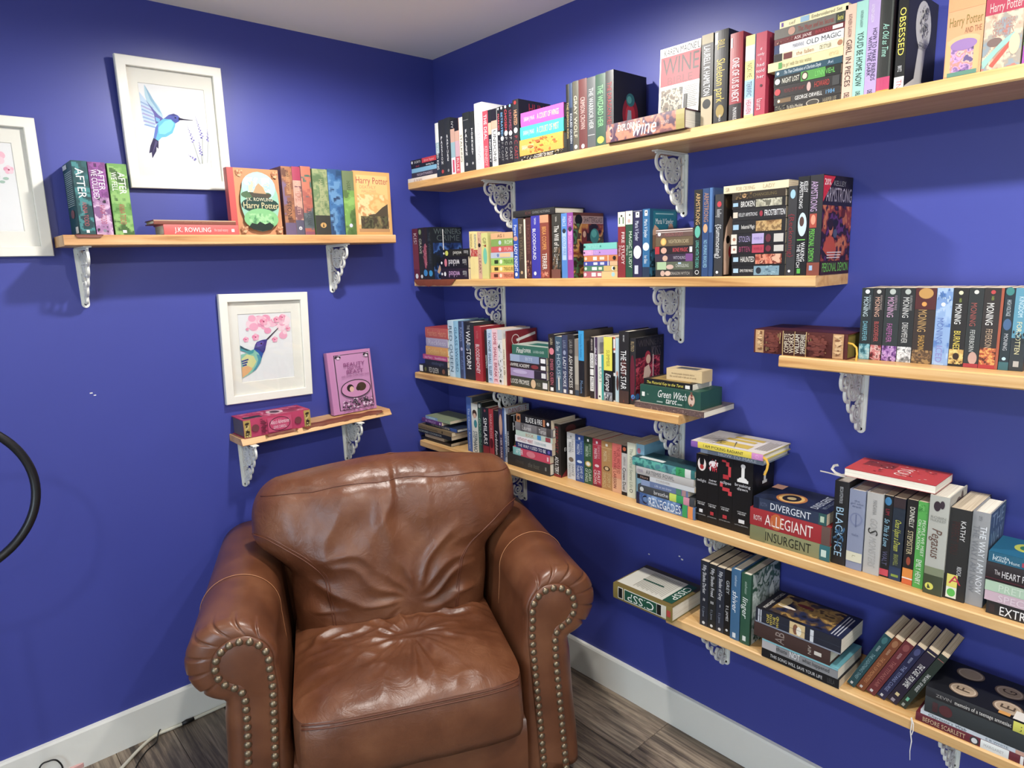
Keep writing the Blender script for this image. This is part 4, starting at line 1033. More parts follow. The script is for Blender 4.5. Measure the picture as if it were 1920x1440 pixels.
K(1452, [45, 57.5, 75.5, 86.5, 103, 117, 133.5, 145.5, 163.5, 184, 197.5, 212], [
    (1462, 1591, 'p', 'e9dfae', 't.1,.28,b0a888,sef;r.32,.45,.1,.9,8fb4cc;t.48,.92,8a8468,Embroidered Set;r.03,.06,.2,.8,7050a0', 'pale yellow paperback', dict(cd='r0,1,0,1,e6dcae')),
    (1452, 1585, 'p', '6e6a62', 't.35,.85,a04a44,The Mage and his Secret;c.26,.5,.4,c0927c;b.88,1,3a4038;t.9,.98,d8d048,leni', 'grey-brown paperback'),
    (1452, 1584, 'p', '6d2228', 't.3,.55,ead6d0,ASK JANE;t.6,.84,b04048,BRASSE;r.84,.98,.2,.8,e0d8d4;z.02,.28,14,c89a80,3a1a1c,8a4038', 'dark red paperback'),
    (1452, 1582, 'p', 'e6e6e4', 't.48,.97,4c5258,OLD MAGIC;t.28,.45,889,MARIANNE;b0,.08,2a3c66;e.11,.5,.03,.4,fff', 'white paperback with grey capitals'),
    (1451, 1581, 'p', 'ece2b8', 'b0,.13,1f1d1c;t.34,.6,b07858,the fallen;t.68,.84,6a6250,DE STYLER;r.15,.28,.1,.9,6a2a28;c.96,.5,.35,b07a58', 'cream and black paperback'),
    (1440, 1581, 'p', 'e3d49a', 't.2,.6,9a9468,the girl with the nine wishes;r.15,.2,.15,.85,4e9a48;t.82,.95,d8c48a,eva', 'straw yellow paperback jutting left'),
    (1453, 1579, 'p', '1f4a5c', 'i.14,.7,d8e4e8,The True Confessions of Charlotte Doyle;t.8,.88,bcd,Avi;c.05,.5,.25,cde', 'dark teal paperback'),
    (1451, 1577, 'p', '171c18', 'b.42,.78,4c9a3c;e.48,.5,.05,.45,3a3028;e.48,.5,.035,.3,e8c8b0;t.13,.4,f0ecd8,NIGHT LOST;t.63,.92,6fc858,LYNN VIEHL;c.06,.5,.3,ddd', 'black paperback with a bright green patch'),
    (1451, 1577, 'p', '2a2626', 't.16,.48,8a3a3c,PEOPLE OF MY HEART;t.62,.84,c04038,HOWARD;e.54,.45,.03,.4,d8a8a0;c.06,.5,.3,c8484c;r.88,.98,.1,.9,444', 'black paperback with dull red print'),
    (1451, 1576, 'p', '33302e', 't.33,.74,f0eee8,GEORGE ORWELL;t.78,.92,6fb0e0,1984;r.06,.27,.2,.8,7a6040;c.08,.5,.2,e8d8c0', 'dark grey paperback with blue numerals'),
    (1452, 1575, 'p', '2c2a28', 't.2,.45,d8d0b8,To Kill a Mocking,.3,.7;e.6,.5,.1,.42,b8b0a0;e.6,.5,.085,.34,4a463e;t.75,.95,a89c80,HARPER LEE;z.0,.2,14,66604e,8a8470', 'dark brown paperback with an oval emblem')])
V(1576.7, 1597, 8, 'p', 'e9bfa6', 't.1,.34,5a4a44,KATHLEEN GLASGOW,.3,.7;t.36,.86,2c2422,GIRL IN PIECES,.25,.75;t.92,.98,222,DEL', 'peach paperback with hand-drawn lettering')
V(1597, 1619, 1, 'p', '9ad0c2', 't.1,.27,4c6a66,KATHLEEN GLASGOW,.3,.7;t.32,.88,1e2c2a,YOU\'D BE HOME NOW,.22,.74;t.93,.98,222,DEL', 'mint paperback with hand-drawn lettering')
V(1619, 1641.5, -8, 'p', 'b69fd0', 't.08,.26,eee4f4,KATHLEEN GLASGOW,.25,.55;t.32,.85,3a3048,HOW TO MAKE FRIENDS,.5,.85;t.4,.8,3a3048,WITH THE DARK,.15,.45;t.94,.99,222,DEL', 'lilac paperback with hand-drawn lettering')
V(1641.5, 1667, -14, 'h', '2d2f2c', 'i.3,.63,9fd8c4,As Old as Time,.3,.75;b.84,1,c0406c;b.97,1,d8a040;r.0,.84,.85,.95,4a4e48', 'black hardcover with a pink foot', 'r0,1,0,1,241c1e', W=0.10)
V(1675, 1694, -24, 'p', '1e1f1e', 't.13,.72,e6d84c,OBSESSED,.2,.8;t.76,.82,ddd,BRITZ;b.87,1,e6e6e0;t.9,.99,c04050,TN', 'black paperback with big yellow capitals', 'r0,1,0,1,1c1c1e;e.52,.30,.26,.25,c9c8c4;p c9c8c4,.40,.5,.64,.5,.56,.86,.95,1,.0,1,.0,.97,.30,.86;z.36,.66,.10,.42,18,6a6866,88;t.34,.70,.46,.53,444444,obsessed'.replace('p c9', 'pc9').replace(',6a6866,88', ',6a6866,888'), W=(1754, 100))
FACE(1768, 1837, -22, 0.020, 'p', 'd8a070', 'r0,1,0,.06,3a4a72;r0,1,.06,.22,d49a68;t.06,.96,.27,.42,8a7a3c,Harry Potter;t.5,.95,.43,.5,9a6a4a,AND THE;m.06,.92,.55,.94,44,8,5c4a78,8a6aa0,c79ac4,d88a80,e0b0a8,6a5a88;r.02,.16,.55,.96,d9ae74;r.78,.93,.55,.96,d9ae74;e.5,.58,.44,.07,d2b080;e.5,.62,.36,.065,9a78b0;r.1,.9,.92,.97,5a8a78', 'orange and violet illustrated paperback', -0.176)
FACE(1838.5, 1911, -35, 0.020, 'p', 'c9a890', 'm0,1,.34,1,46,9,b08c78,c9a890,d8c0a4,a0988c,8a98a0,c07a6c;r0,1,0,.34,b03c54;t.1,.95,.2,.32,c9b8b0,Harry Potter;t.2,.8,.40,.5,a87a70,CHAMBER;t.22,.78,.51,.6,a87a70,SECRETS;e.3,.66,.2,.05,7c6660;p8fc0b4,.0,.86,.5,.66,.8,.58,.82,.63,.4,.78,.05,.95;pc05a4c,.2,.92,.72,.66,.78,.7,.3,.95;e.82,.72,.14,.12,d8bc9c', 'crimson and stone illustrated paperback', -0.176)
FACE(1915, 1990, -45, 0.020, 'p', '6f9a4c', 'r0,1,.75,1,a050a8;z.0,1,.1,.7,20,5a8040,8ab060', 'green illustrated paperback at the right edge', -0.176)
# ================= second shelf
row('S2', 'second shelf', -0.162)
V(777.5, 788, 429, 'p', '6e2836', 't.08,.5,d8c0c0,KISSER;c.93,.5,.25,ddd;b.3,.8,7e3440', 'burgundy paperback')
V(788, 796, 427.5, 'p', '2f2c24', 'e.08,.5,.05,.3,8a9a68;t.2,.5,c8c4b0,GRAVE;c.94,.5,.25,ddd', 'dark olive paperback')
V(796, 805, 426.5, 'h', '31282c', 'e.55,.5,.24,.3,b05a68;z.3,.75,20,c87888,8a3a4c;c.87,.5,.4,3a8ac8', 'dark hardcover with a pink figure and blue dot')
V(805, 813, 426, 'h', '25282a', 't.1,.7,4a5056,THE WINNERS;c.88,.5,.42,3a9ad0', 'dark hardcover with a blue gown on its cover', 'r0,1,0,1,202428;t.08,.98,.03,.13,55605e,WINNERS;t.1,.98,.15,.26,4c5654,CRIME;m.04,.98,.3,1,44,11,14203c,1d3260,26407a,4068a8,182848,20242a;r.36,.385,.04,.5,f2efe8;pd8b090,.14,.86,.22,.72,.27,.8,.2,.9', W=(865, 432))
K(828, [468.5, 482, 503, 523], [
    (831, 881, 'p', '232220', 't.06,.22,bbb,kiss;t.3,.62,d8d4c8,wicked,.3,.8;e.86,.5,.06,.35,c8cc50;c.97,.5,.15,eee', 'black paperback with yellow emblem', dict(flip=True, W=.1)),
    (826, 878, 'p', '1e1c24', 't.06,.2,bbb,kiss;t.3,.7,e8e4e8,wicked,.25,.8;e.8,.5,.05,.35,d87888;c.95,.5,.12,eee', 'black paperback with pink emblem', dict(flip=True, W=.1)),
    (827, 878.5, 'p', '2c2030', 't.06,.2,bbb,kiss;t.3,.7,d8a8d8,wicked,.25,.8;e.84,.5,.04,.2,eee;c.95,.5,.12,eee', 'plum-black paperback', dict(flip=True, W=.1))], Xf=-0.168)
V(883, 890.5, 434, 'p', 'ead58a', 'b.36,.52,c85048;z.36,.52,8,e8b0a8,802c28;t.05,.33,b8a060,RAMONA', 'pale yellow paperback with red picture band')
V(890.5, 898, 434.5, 'p', 'ecd78c', 'b.38,.52,c44c44;z.38,.52,8,e8b0a8,802c28;t.05,.35,8aa0a8,RAMONA', 'yellow paperback with red picture band, twin')
V(898, 905, 435, 'p', 'd3a88a', 'c.28,.5,.35,2a2624;t.4,.95,8a5a50,CLEARY;z.0,.25,6,b07a60', 'dusty pink paperback with black disc')
V(905, 917, 436.5, 'p', 'd3cf7c', 'e.5,.55,.18,.3,6ac0a0;t.1,.3,8a8a50,GIFT;c.28,.6,.12,a03030', 'yellow-green paperback')
K(920, [437.5, 449, 462.5, 473.5, 484, 497.5, 510, 522], [
    (920, 963, 'p', 'e2ab78', 't.3,.62,6a5040,AG 1', 'peach paperback'), (921, 963, 'p', '7ea24c', 'c.4,.5,.3,b8c8d8;t.6,.95,d8e8c0,ROM', 'leaf green paperback'),
    (921, 963.5, 'p', 'cc5a58', 'c.4,.5,.35,d8c0c8;t.55,.95,e8b8b0,FUN', 'coral red paperback'), (920, 964, 'p', 'b4bccc', 'r.4,.85,.15,.85,e2bc8c;c.32,.5,.3,7080b0', 'pale blue paperback with tan label'),
    (921, 964, 'p', '9cc457', 'r.15,.32,.25,.75,2c3c20;c.44,.5,.3,e0f0c0;t.55,.98,486428,TREASURE', 'lime green paperback'), (921, 964.5, 'p', 'e8c258', 'r.15,.32,.25,.75,4a3a18;c.44,.5,.3,f8e8b0;t.55,.98,7a6420,TREASURE', 'amber yellow paperback'),
    (920, 965, 'p', 'e08a64', 'r.15,.32,.25,.75,5a2c1c;c.44,.5,.3,f8d0b8;t.55,.98,8a4028,TREASURE', 'salmon orange paperback')])
V(964, 974, 410, 'p', '2f55b0', 't.1,.28,e8ecf8,Pierce;e.33,.5,.04,.4,c8907c;t.42,.88,f4f6fc,LADY KNIGHT,.2,.8;c.93,.5,.25,ddd', 'royal blue paperback with white title')
V(974, 984.5, 409, 'p', '453a30', 't.1,.25,b8a890,Pierce;t.3,.7,7e6e58,TORTALL;c.9,.5,.2,c8a878', 'brown-black paperback')
V(984.5, 987.8, 411, 'p', 'e8dcc0', '', 'narrow cream spine between two brown books')
V(987.8, 998, 408, 'p', '4d2a28', 't.1,.6,7a4a44,TRICKSTER;z.68,.98,14,b07058,d09878,6a3028', 'dark maroon paperback with coppery foot')
V(998, 1014.5, 404.5, 'h', '3c39a4', 't.03,.14,dcdcf4,TAMORA,.3,.7;t.2,.7,f2f2fa,BLOODHOUND,.2,.55;c.92,.4,.15,ddd', 'violet blue hardcover with white title')
V(1014.5, 1030.8, 403, 'h', '8c4434', 'b0,.12,d8946c;t.18,.55,e8a050,BEKA COOPER,.25,.75;t.6,.86,f0e8d8,TERRIER,.25,.75;z.88,1,14,c8624c,e0a080', 'russet hardcover with an orange head')
V(1036.5, 1053.5, 401, 'h', '3b3a34', 't.04,.12,e8e4d8,TAMORA,.3,.7;t.18,.84,f2eee4,The Will of the Empress,.28,.78;z.5,.98,30,6a5a44,8a6a50,54483a;b.86,1,7a4a3c', 'dark brown-green hardcover with white title')
V(1054, 1064.8, 400, 'p', '4f86cc', 'r.28,.72,.15,.85,a8c4ec;t.05,.2,c8dcf4,PIERCE;c.27,.5,.3,2c3440;t.35,.65,5078b0,COLD FIRE', 'sky blue paperback with oval seal')
V(1064.8, 1076, 398.5, 'p', '8d3f93', 'r.26,.72,.15,.85,d48ac8;t.05,.2,e0b8e0,PIERCE;c.25,.5,.3,3a3440;t.34,.65,a050a0,SHATTERGLASS', 'purple paperback with oval seal', 'r0,1,0,1,6a3a30;r0,1,.05,.17,b49088;t.34,.97,.07,.15,2a1c1c,SHATTERGLASS;e.18,.11,.12,.08,1c1a1a;m0,1,.17,1,46,12,2a2020,8a3a2c,c47a34,e0a850,5a4030,4a7a50,3a2a24;e.7,.36,.15,.12,3c8c84;e.68,.32,.09,.06,5cb8a8;e.35,.38,.09,.13,7a3028;e.36,.33,.05,.05,d8a888', W=(1131, 405))
zt = ONTOP(962, 1040, 408, 396, 'h', '2b2a2a', 't.3,.45,6a3a38,KH;t.48,.9,8a8a86,GIVING NOTHING,.3,.7', 'black hardcover', cd='r0,1,0,1,262525', W=0.145)
K(1095, [457, 469, 479.5, 490.5, 498.5, 508.5, 520.5], [
    (1094.5, 1156.5, 'p', '6fc4b6', 'c.03,.5,.2,2c4844;t.12,.5,9fe0d4,THE TALES OF;c.52,.5,.15,3a8a80', 'aqua paperback', dict(cd='r0,1,0,1,74c8ba')),
    (1094, 1157, 'p', 'b88cd0', 'b.0,.3,d49ac4;c.03,.5,.2,503058;t.12,.45,d8b8e8,THE TALES;c.5,.5,.12,604880', 'lilac-pink paperback'),
    (1095, 1158, 'p', 'd07c44', 'c.06,.5,.3,e8c8a8;r.28,.4,.2,.8,f0e0d0;r.48,.62,.25,.75,e8d0b8;b.72,.74,f0d8c0;c.91,.5,.35,2c2620', 'burnt orange paperback'),
    (1094.5, 1158, 'p', '4a4fa0', 'c.08,.5,.3,ccd;r.3,.42,.2,.8,dde;r.5,.62,.2,.8,c8cce0;b.78,1,e0b080;b.72,.75,e8e0d0', 'indigo paperback with tan end'),
    (1095, 1158, 'p', '4c8060', 'b.6,1,d0b068;c.06,.5,.3,cdd8c8;r.25,.4,.2,.8,d8e8d8;r.45,.55,.25,.75,d8e0c0;c.88,.5,.38,e8e8e8;c.9,.5,.3,2c3430', 'green and gold paperback'),
    (1094, 1158, 'p', 'b4606c', 'b.55,1,e0b87c;c.06,.5,.3,e8c8cc;r.25,.38,.2,.8,f0d8d8;r.43,.54,.25,.75,f0e0d0;c.88,.5,.35,9cc8cc', 'rose and tan paperback')])
V(1159, 1172.8, 397.5, 'p', '8b2c30', 'b0,.2,ebe4cc;r.08,.18,.15,.3,4a7040;r.08,.18,.65,.8,4a7040;c.06,.5,.12,333;b.2,.22,e0d8b8;t.3,.8,f0e0dc,FIRE STUDY,.5,.9;t.4,.78,e0c0bc,Maria,.12,.4', 'red paperback with an ivory face at the head')
V(1173.3, 1186.3, 395.5, 'p', '29523c', 'b0,.2,ece6d0;c.06,.6,.12,555;e.15,.5,.03,.2,c8a8a0;t.3,.86,d8e8d0,MAGIC STUDY,.5,.9;t.4,.78,b8d0b8,Maria,.12,.4', 'dark green paperback with an ivory face at the head')
V(1186.8, 1204, 395, 'p', '2c2a4e', 'r.02,.1,.3,.7,f0f0f0;c.05,.5,.08,222;t.15,.45,d8dcec,Maria V Snyder,.25,.65;e.62,.5,.1,.42,f2f0f2;r.82,.95,.2,.6,c8ccd8;b.0,.01,889', 'midnight blue paperback with a white bird')
V(1204.6, 1218, 391.5, 'p', '2d6c9c', 'r.02,.1,.3,.7,f2f2f2;c.05,.5,.1,222;t.15,.42,e8f0f4,Maria V Snyder,.25,.7;e.55,.5,.06,.45,d8eaf4;t.68,.8,e8f0f4,Ice Glass,.25,.7;b.85,1,283850', 'bright blue paperback with hands on its cover', 'r0,1,0,1,1f5878;r.12,.95,.03,.3,1c7488;t.2,.85,.14,.22,e8f0ee,Maria V Snyder;r.2,.85,.06,.08,88b8c0;p d0a284,.1,.58,.1,.32,.17,.23,.3,.28,.36,.36,.24,.45,.22,.6;e.76,.3,.1,.09,c4977c;m.0,1,.6,1,30,13,18405c,2a6c90,143448,3a7ca0'.replace('p d0', 'pd0'), W=(1270, 398))
K(1229, [431, 445.5, 462, 476, 490, 504.5, 517.5], [
    (1230, 1299, 'p', '6a5048', 'r0,1,.8,.95,d8c8c0;r0,1,.55,.65,c8b8b0;t.25,.75,a86a68,POISON STUDY,.1,.5;c.1,.4,.25,ddd', 'mauve-grey paperback with white bands', dict(cd='r0,1,0,1,8a7a74')),
    (1229.5, 1299, 'p', '6b5a40', 'e.22,.5,.08,.42,e0a850;e.22,.5,.05,.3,f0c870;t.36,.9,c8b890,NIGHTBORN SCARS,.3,.7', 'bronze paperback with a golden orb'),
    (1228.5, 1299, 'p', '2c2426', 'b0,.12,b83038;e.24,.45,.08,.4,d8a890;t.48,.88,e05058,BONE MAGIC,.25,.75;r.92,.99,.15,.85,ddd', 'black paperback with red title'),
    (1228, 1299, 'p', '3a3040', 'b.82,1,7a4a88;e.28,.45,.07,.38,d0a890;t.5,.82,b8b0c0,WITCHLING,.3,.7', 'purple-black paperback'),
    (1229, 1299, 'p', '5c6450', 'b.05,.3,a8c498;e.4,.35,.1,.3,d0b0a0;t.55,.9,c8ccc0,CHANGELING,.3,.7;r.62,.7,.7,.9,b8d0e8', 'grey-green paperback'),
    (1229, 1299, 'p', '3a3836', 'e.2,.5,.06,.4,c8a898;e.34,.5,.08,.35,d8b8a4;t.42,.92,b8b4ac,DRAGON WYTCH,.3,.7', 'dark grey paperback with a pale face')])
V(1299.3, 1314.2, 355.5, 'p', '262624', 't.04,.4,d8b070,ARMSTRONG,.25,.75;e.48,.5,.07,.35,5ab8a0;t.58,.9,60c8b4,LIVING WITH THE DEAD,.3,.7;t.92,.98,ddd,O', 'black paperback with gold and teal lettering')
V(1314.8, 1335.5, 352.5, 'p', '2f4c7c', 't.05,.38,b88868,ARMSTRONG,.15,.55;e.45,.3,.05,.2,d8a878;t.58,.9,9cd0e8,NO HUMANS INVOLVED,.15,.5;r.0,.5,.65,.9,4c78b0;r.0,1,.6,.63,182c50', 'steel blue paperback with copper lettering')
V(1338, 1354, 364, 'p', '3b3c3e', 'e.12,.5,.035,.25,c83c48;t.18,.28,ccc,kelley;t.36,.78,e6e6e4,{Summoning},.2,.75;c.95,.4,.15,eee', 'charcoal paperback with a red jewel', 'r0,1,0,1,2a2420;e.4,.1,.3,.08,4a3a28;p dcb8a0,.1,.98,.05,.6,.2,.4,.5,.26,.75,.34,.7,.55,.5,.62,.45,.98;e.35,.55,.14,.05,1e1a1a;e.5,.7,.1,.07,b02c34'.replace('p dc', 'pdc'), W=(1384, 370))
K(1372, [348, 362, 376, 393, 414, 437.5, 458.5, 474.5, 495.5, 515.5], [
    (1357, 1479, 'p', 'e6d8b0', 't.2,.5,c8b890,FOR CRYING;t.62,.8,c8b890,LADY;t.03,.1,b8a888,SR', 'ivory paperback jutting left', dict(cd='r0,1,0,1,e6dab8', W=.11)),
    (1373, 1473, 'p', '362c20', 't.4,.85,7a6a44,CHANGELING,.3,.7;e.24,.5,.04,.3,c89c68;z.05,.4,12,5a4628,8a6c40', 'dark brown paperback with gold bokeh'),
    (1373, 1473, 'p', '211f20', 't.17,.44,f2f0ea,BROKEN,.2,.8;r.46,.94,.1,.9,7c7a6c;m.46,.94,.1,.9,34,14,54523e,7c7a6c,a8a48c,c8c4ac,6a6858;r.02,.12,.3,.7,9cc0d8', 'black paperback with a grey-green photo strip'),
    (1374, 1474, 'p', '232224', 'r.01,.1,.25,.75,d8ccb8;t.12,.48,d8d8d8,KELLEY ARMSTRONG,.3,.7;e.55,.5,.03,.25,a03040;t.61,.99,f0f0f0,FROSTBITTEN,.25,.8', 'black paperback with a silver title'),
    (1373, 1473, 'p', '222122', 't.18,.44,f0ece4,Industrial Magic,.15,.85;r.46,.93,.1,.9,a8804c;m.46,.93,.1,.9,34,15,7a5630,a8804c,c8a468,8a6a40,d8b880;r.02,.13,.3,.7,9cc0d8', 'black paperback with a tan photo strip'),
    (1371, 1472.5, 'p', '201f24', 'r.0,.11,.05,.95,e0d8c8;c.06,.5,.15,b07a60;t.15,.37,a89cc8,STOLEN,.2,.8;r.4,.62,.05,.95,b4a4d4;t.43,.59,7a68a8,WOMEN OF,.3,.7;e.7,.5,.05,.35,6a2c38;r.8,.97,.15,.85,c8c4bc', 'black paperback with a lavender block'),
    (1371, 1472.5, 'p', '241c20', 'r.0,.11,.05,.95,e2d8cc;c.06,.5,.15,b07a60;t.15,.37,a04468,BITTEN,.2,.8;r.4,.62,.05,.95,b83a50;t.43,.59,801c38,WOMEN OF,.3,.7;e.7,.5,.05,.35,7a2838;r.8,.97,.15,.85,c8c4bc', 'black paperback with a crimson block'),
    (1372, 1472, 'p', '1f1e1e', 'r.03,.13,.3,.7,a8c8dc;t.17,.44,f2eee6,HAUNTED,.2,.8;r.46,.94,.08,.92,c8684c;m.46,.94,.08,.92,34,16,9a4430,c8684c,e09070,7a3020,e8b090', 'black paperback with a burnt orange photo strip'),
    (1372, 1471.5, 'p', '1e1e20', 'r.03,.13,.3,.7,a8c8dc;t.16,.42,f4f2ea,DIME STORE MAGIC,.15,.85;r.43,.9,.08,.92,7a9cac;p'.rstrip('p')+'e.52,.5,.05,.3,28303a;z.6,.88,8,98b8c4,5c7a8c', 'black paperback with a steel-blue photo strip')])
V(1472.8, 1489, 348.5, 'p', '3a3a3c', 'e.09,.5,.05,.3,9cc8dc;t.3,.8,8c3038,{Reckoning},.2,.75;c.95,.4,.15,eee', 'charcoal paperback with a pale blue jewel')
V(1489.5, 1511, 330.5, 'p', '1c1d1f', 't.05,.16,f0f0f0,KELLEY,.5,.85;t.05,.32,f0f0f0,ARMSTRONG,.15,.45;e.48,.5,.12,.38,c8dce8;e.45,.45,.05,.2,5a4038;r.63,.64,.1,.8,70c850;t.66,.86,f0f0f0,WAKING,.45,.8;t.68,.92,f0f0f0,THE WITCH,.12,.4;r.93,.98,.2,.5,50b040', 'black paperback with green rules')
V(1511.5, 1536, 327.5, 'p', '2d2c30', 't.06,.36,c8a8d0,ARMSTRONG,.1,.6;r.38,.52,.08,.62,b04a38;e.44,.35,.05,.18,e09878;t.53,.86,6fd048,PERSONAL DEMON,.1,.5;b.87,1,8a4838;r.9,.95,.2,.45,9ab8d8', 'black paperback with an amber scene on its cover', 'r0,1,0,1,241c28;r.02,1,.3,.5,5c2c6c;t.12,.97,.05,.1,8a8a90,KELLEY;t.1,.98,.12,.26,a8a0b0,ARMSTRONG;pc8243c,.0,.01,.38,.01,.0,.27;t.03,.25,.04,.1,f4e8e8,20%;m.0,1,.3,.86,56,14,1c141c,5c2c6c,2a1620,8a3428,c06a40,3a1c30;pb8482c,.06,.74,.16,.64,.26,.6,.40,.62,.52,.74,.45,.84,.2,.8;e.31,.53,.07,.075,c8704c;e.29,.49,.085,.06,2a1414;e.74,.42,.06,.075,b05c38;e.70,.37,.07,.05,5a1c14;e.45,.58,.07,.045,48506c;l.2,.7,.76,.84,3,d8c8c8;r0,1,.86,1,3a1c18;t.06,.96,.88,.97,66c040,PERSONAL DEMON', W=(1613, 340), Xf=-0.166)
# ================= third shelf
row('S3', 'third shelf', -0.165)
K(797, [613, 632, 647.5, 663.5, 672, 683, 698], [
    (797.5, 839, 'h', 'c05a50', 't.1,.95,dc9070,Fearless Hearts,.2,.8', 'coral hardcover', dict(cd='r0,1,0,1,b84448')),
    (799, 839, 'h', 'a99cb4', 't.1,.95,ccc4d4,Reckless,.2,.8', 'greyish lilac hardcover'), (798.5, 839, 'h', 'd89a50', 't.1,.95,e8bc70,Golden Sun,.2,.8', 'amber hardcover'),
    (793, 839, 'p', 'bf4a7c', 't.08,.4,f0c8dc,joy fury;t.5,.95,f0c8dc,bookbinders', 'pink paperback', dict(cd='r0,1,0,1,b03c6c')),
    (797, 839, 'p', '2a2b36', 't.3,.85,55607a,midnight', 'thin navy black book'), (786.5, 839, 'h', '2b2a26', 'r.02,.14,.15,.9,f0eee8;t.36,.7,d8d4c8,RED QUEEN,.2,.8;c.24,.5,.25,6a6a30;c.88,.5,.3,7a5038', 'black hardcover with a white sticker')], Xf=-0.172)
V(843.8, 854.5, 601, 'h', 'b9d4e2', 't.05,.95,4c6474,RED QUEEN,.25,.75', 'pale icy blue hardcover')
V(854.5, 863.6, 602, 'h', '8fc2dc', 't.1,.9,3c6c88,GLASS SWORD,.25,.75', 'sky blue hardcover')
V(863.6, 874, 602.5, 'h', '3f4c6c', 't.1,.35,8a98b8,KINGS;c.48,.5,.2,a8a8c8;t.6,.85,6878a0,CAGE;r0,1,.7,.95,5d74a8', 'slate navy hardcover', W=.105)
V(874, 891.7, 604, 'h', '24262a', 't.05,.13,aaa,THE;t.15,.82,f4f4f2,WAR STORM,.2,.65;e.42,.4,.06,.2,5a6a80', 'black hardcover with bold white title', 'r0,1,0,1,2a2b2c', W=.105)
V(892.3, 906, 612, 'h', 'a82a34', 't.08,.22,d87878,AUTHOR,.3,.6;t.32,.86,f4dede,BLOOD&HONEY,.2,.7', 'bright red hardcover', 'r0,1,0,1,a02430', W=.12)
V(911.5, 916, 619, 'p', '22231f', 't.3,.9,d8e0d8,SERPENT', 'narrow black paperback')
V(916, 925.4, 617.5, 'p', 'bcd2e8', 't.06,.16,5a80b0,YA;t.2,.86,3c4858,NONE SHALL SLEEP,.25,.75;t.9,.97,5a80b0,E', 'baby blue paperback')
V(925.4, 936, 616.5, 'p', 'f0c6cc', 't.06,.88,b02c44,SOME SHALL BREAK,.25,.75;t.9,.97,c04860,E', 'baby pink paperback')
V(936, 944.5, 618, 'p', 'e4e2e0', 'b0,.18,c8ccd0;z.2,.9,22,2a2828,444;c.93,.5,.2,222', 'white paperback with black scribbles')
V(944.5, 950.5, 636, 'p', 'ead9bc', 't.05,.95,6a5c48,notes on a life', 'narrow cream paperback')
V(951, 953.5, 621, 'h', '84262c', '', 'wine red hardcover with a taped white label', 'r0,1,0,1,7c2028;e.28,.17,.13,.1,d8c8c4;e.28,.17,.115,.085,7c2028;p d8d0c8,.3,.16,.95,.06,.96,.11,.32,.21;e.6,.42,.2,.09,c0a09c;e.6,.42,.18,.075,7c2028;e.2,.5,.12,.1,c0a09c;e.2,.5,.105,.085,7c2028'.replace('p d8', 'pd8'), W=(1006, 620))
K(955, [645, 662.5, 675.5, 687.5, 702, 721], [
    (960, 1027.5, 'p', '2d6a58', 'i.12,.32,f4f4ee,Final,.2,.75;t.34,.54,f4f4ee,OFFER,.3,.65;t.6,.9,b8d0c4,LAUREN ASHER,.35,.6', 'emerald green paperback', dict(cd='r0,1,0,1,b8c4b8;r.2,.6,.3,1,2d7060')),
    (954.5, 1024, 'p', '8898b8', 'b.82,1,2a2a30;r.86,.98,.2,.8,eee;t.45,.65,c4d0e4,BITE,.3,.75;b.0,.3,9cb0cc', 'dusty blue paperback'),
    (955, 1024.5, 'p', '2e2428', 't.02,.56,f0ece4,VAMPIRE ACADEMY,.25,.75;e.7,.5,.1,.3,8a3438;r.86,.98,.2,.8,eee', 'black paperback with spaced white title'),
    (955, 1025, 'p', 'a692bc', 'b.68,1,2c2434;e.3,.6,.2,.25,c0b0d4;r.87,.98,.2,.8,ddd', 'lavender paperback with black end'),
    (954, 1028, 'p', '3c4034', 't.02,.54,ecebe0,BLOOD PROMISE,.3,.72;e.64,.5,.06,.42,d8b890;t.72,.82,9c9c88,MEAD;r.87,.98,.2,.75,ddd', 'dark olive paperback')], Xf=-0.152)
V(1030, 1042.5, 627, 'h', '272222', 't.06,.18,c8b890,LAURA;e.29,.5,.06,.35,e0808c;t.42,.88,c86878,EMBER QUEEN,.25,.72;r.92,.98,.25,.7,eee', 'black hardcover with a pink crown', 'r0,1,0,1,221d1d', Xf=-0.148)
V(1042.5, 1055, 631, 'p', '425c70', 't.3,.75,b8c8d0,HOUSE;i.08,.25,d8e4e8,So Time,.2,.7;r.72,.95,.4,.6,e8e4d8', 'slate blue paperback', Xf=-0.148)
V(1055, 1065.7, 629, 'h', '3c4462', 't.08,.22,8890a8,LAURA;e.29,.5,.04,.25,98a0b8;t.36,.88,e4e6ec,LADY SMOKE,.22,.74;r.92,.98,.25,.7,ddd', 'navy hardcover with pale capitals', Xf=-0.148)
V(1065.7, 1078.4, 628, 'h', '312e2c', 't.08,.22,98948c,LAURA;c.27,.5,.25,6a6660;t.34,.88,e8e4dc,ASH PRINCESS,.22,.72;r.92,.98,.25,.7,ddd', 'charcoal hardcover with pale capitals', Xf=-0.148)
V(1078.6, 1086, 635.5, 'p', '8c8478', 'b.3,.8,b0a898;b.9,1,384858', 'taupe paperback', Xf=-0.148)
V(1086, 1096.4, 620, 'h', '1f2024', 'b0,.45,2f9ed8;t.05,.4,1c6c9c,Economy for Humans,.3,.7;t.75,.95,6a8ab0,Modern', 'cyan and black hardcover', 'r0,1,0,1,6e6058;r0,1,0,.12,5a5048', Xf=-0.15)
V(1106.5, 1115, 632, 'p', '2b2524', 't.03,.22,d8ccc0,AMERICAN GOTHIC;r.26,.5,.1,.9,e8e6e0;t.28,.48,333,HOUSE;r.52,.62,.1,.9,e8e6e0;r.64,.88,.1,.9,e8e6e0;t.66,.86,333,MILLER', 'black paperback with white panels', Xf=-0.148)
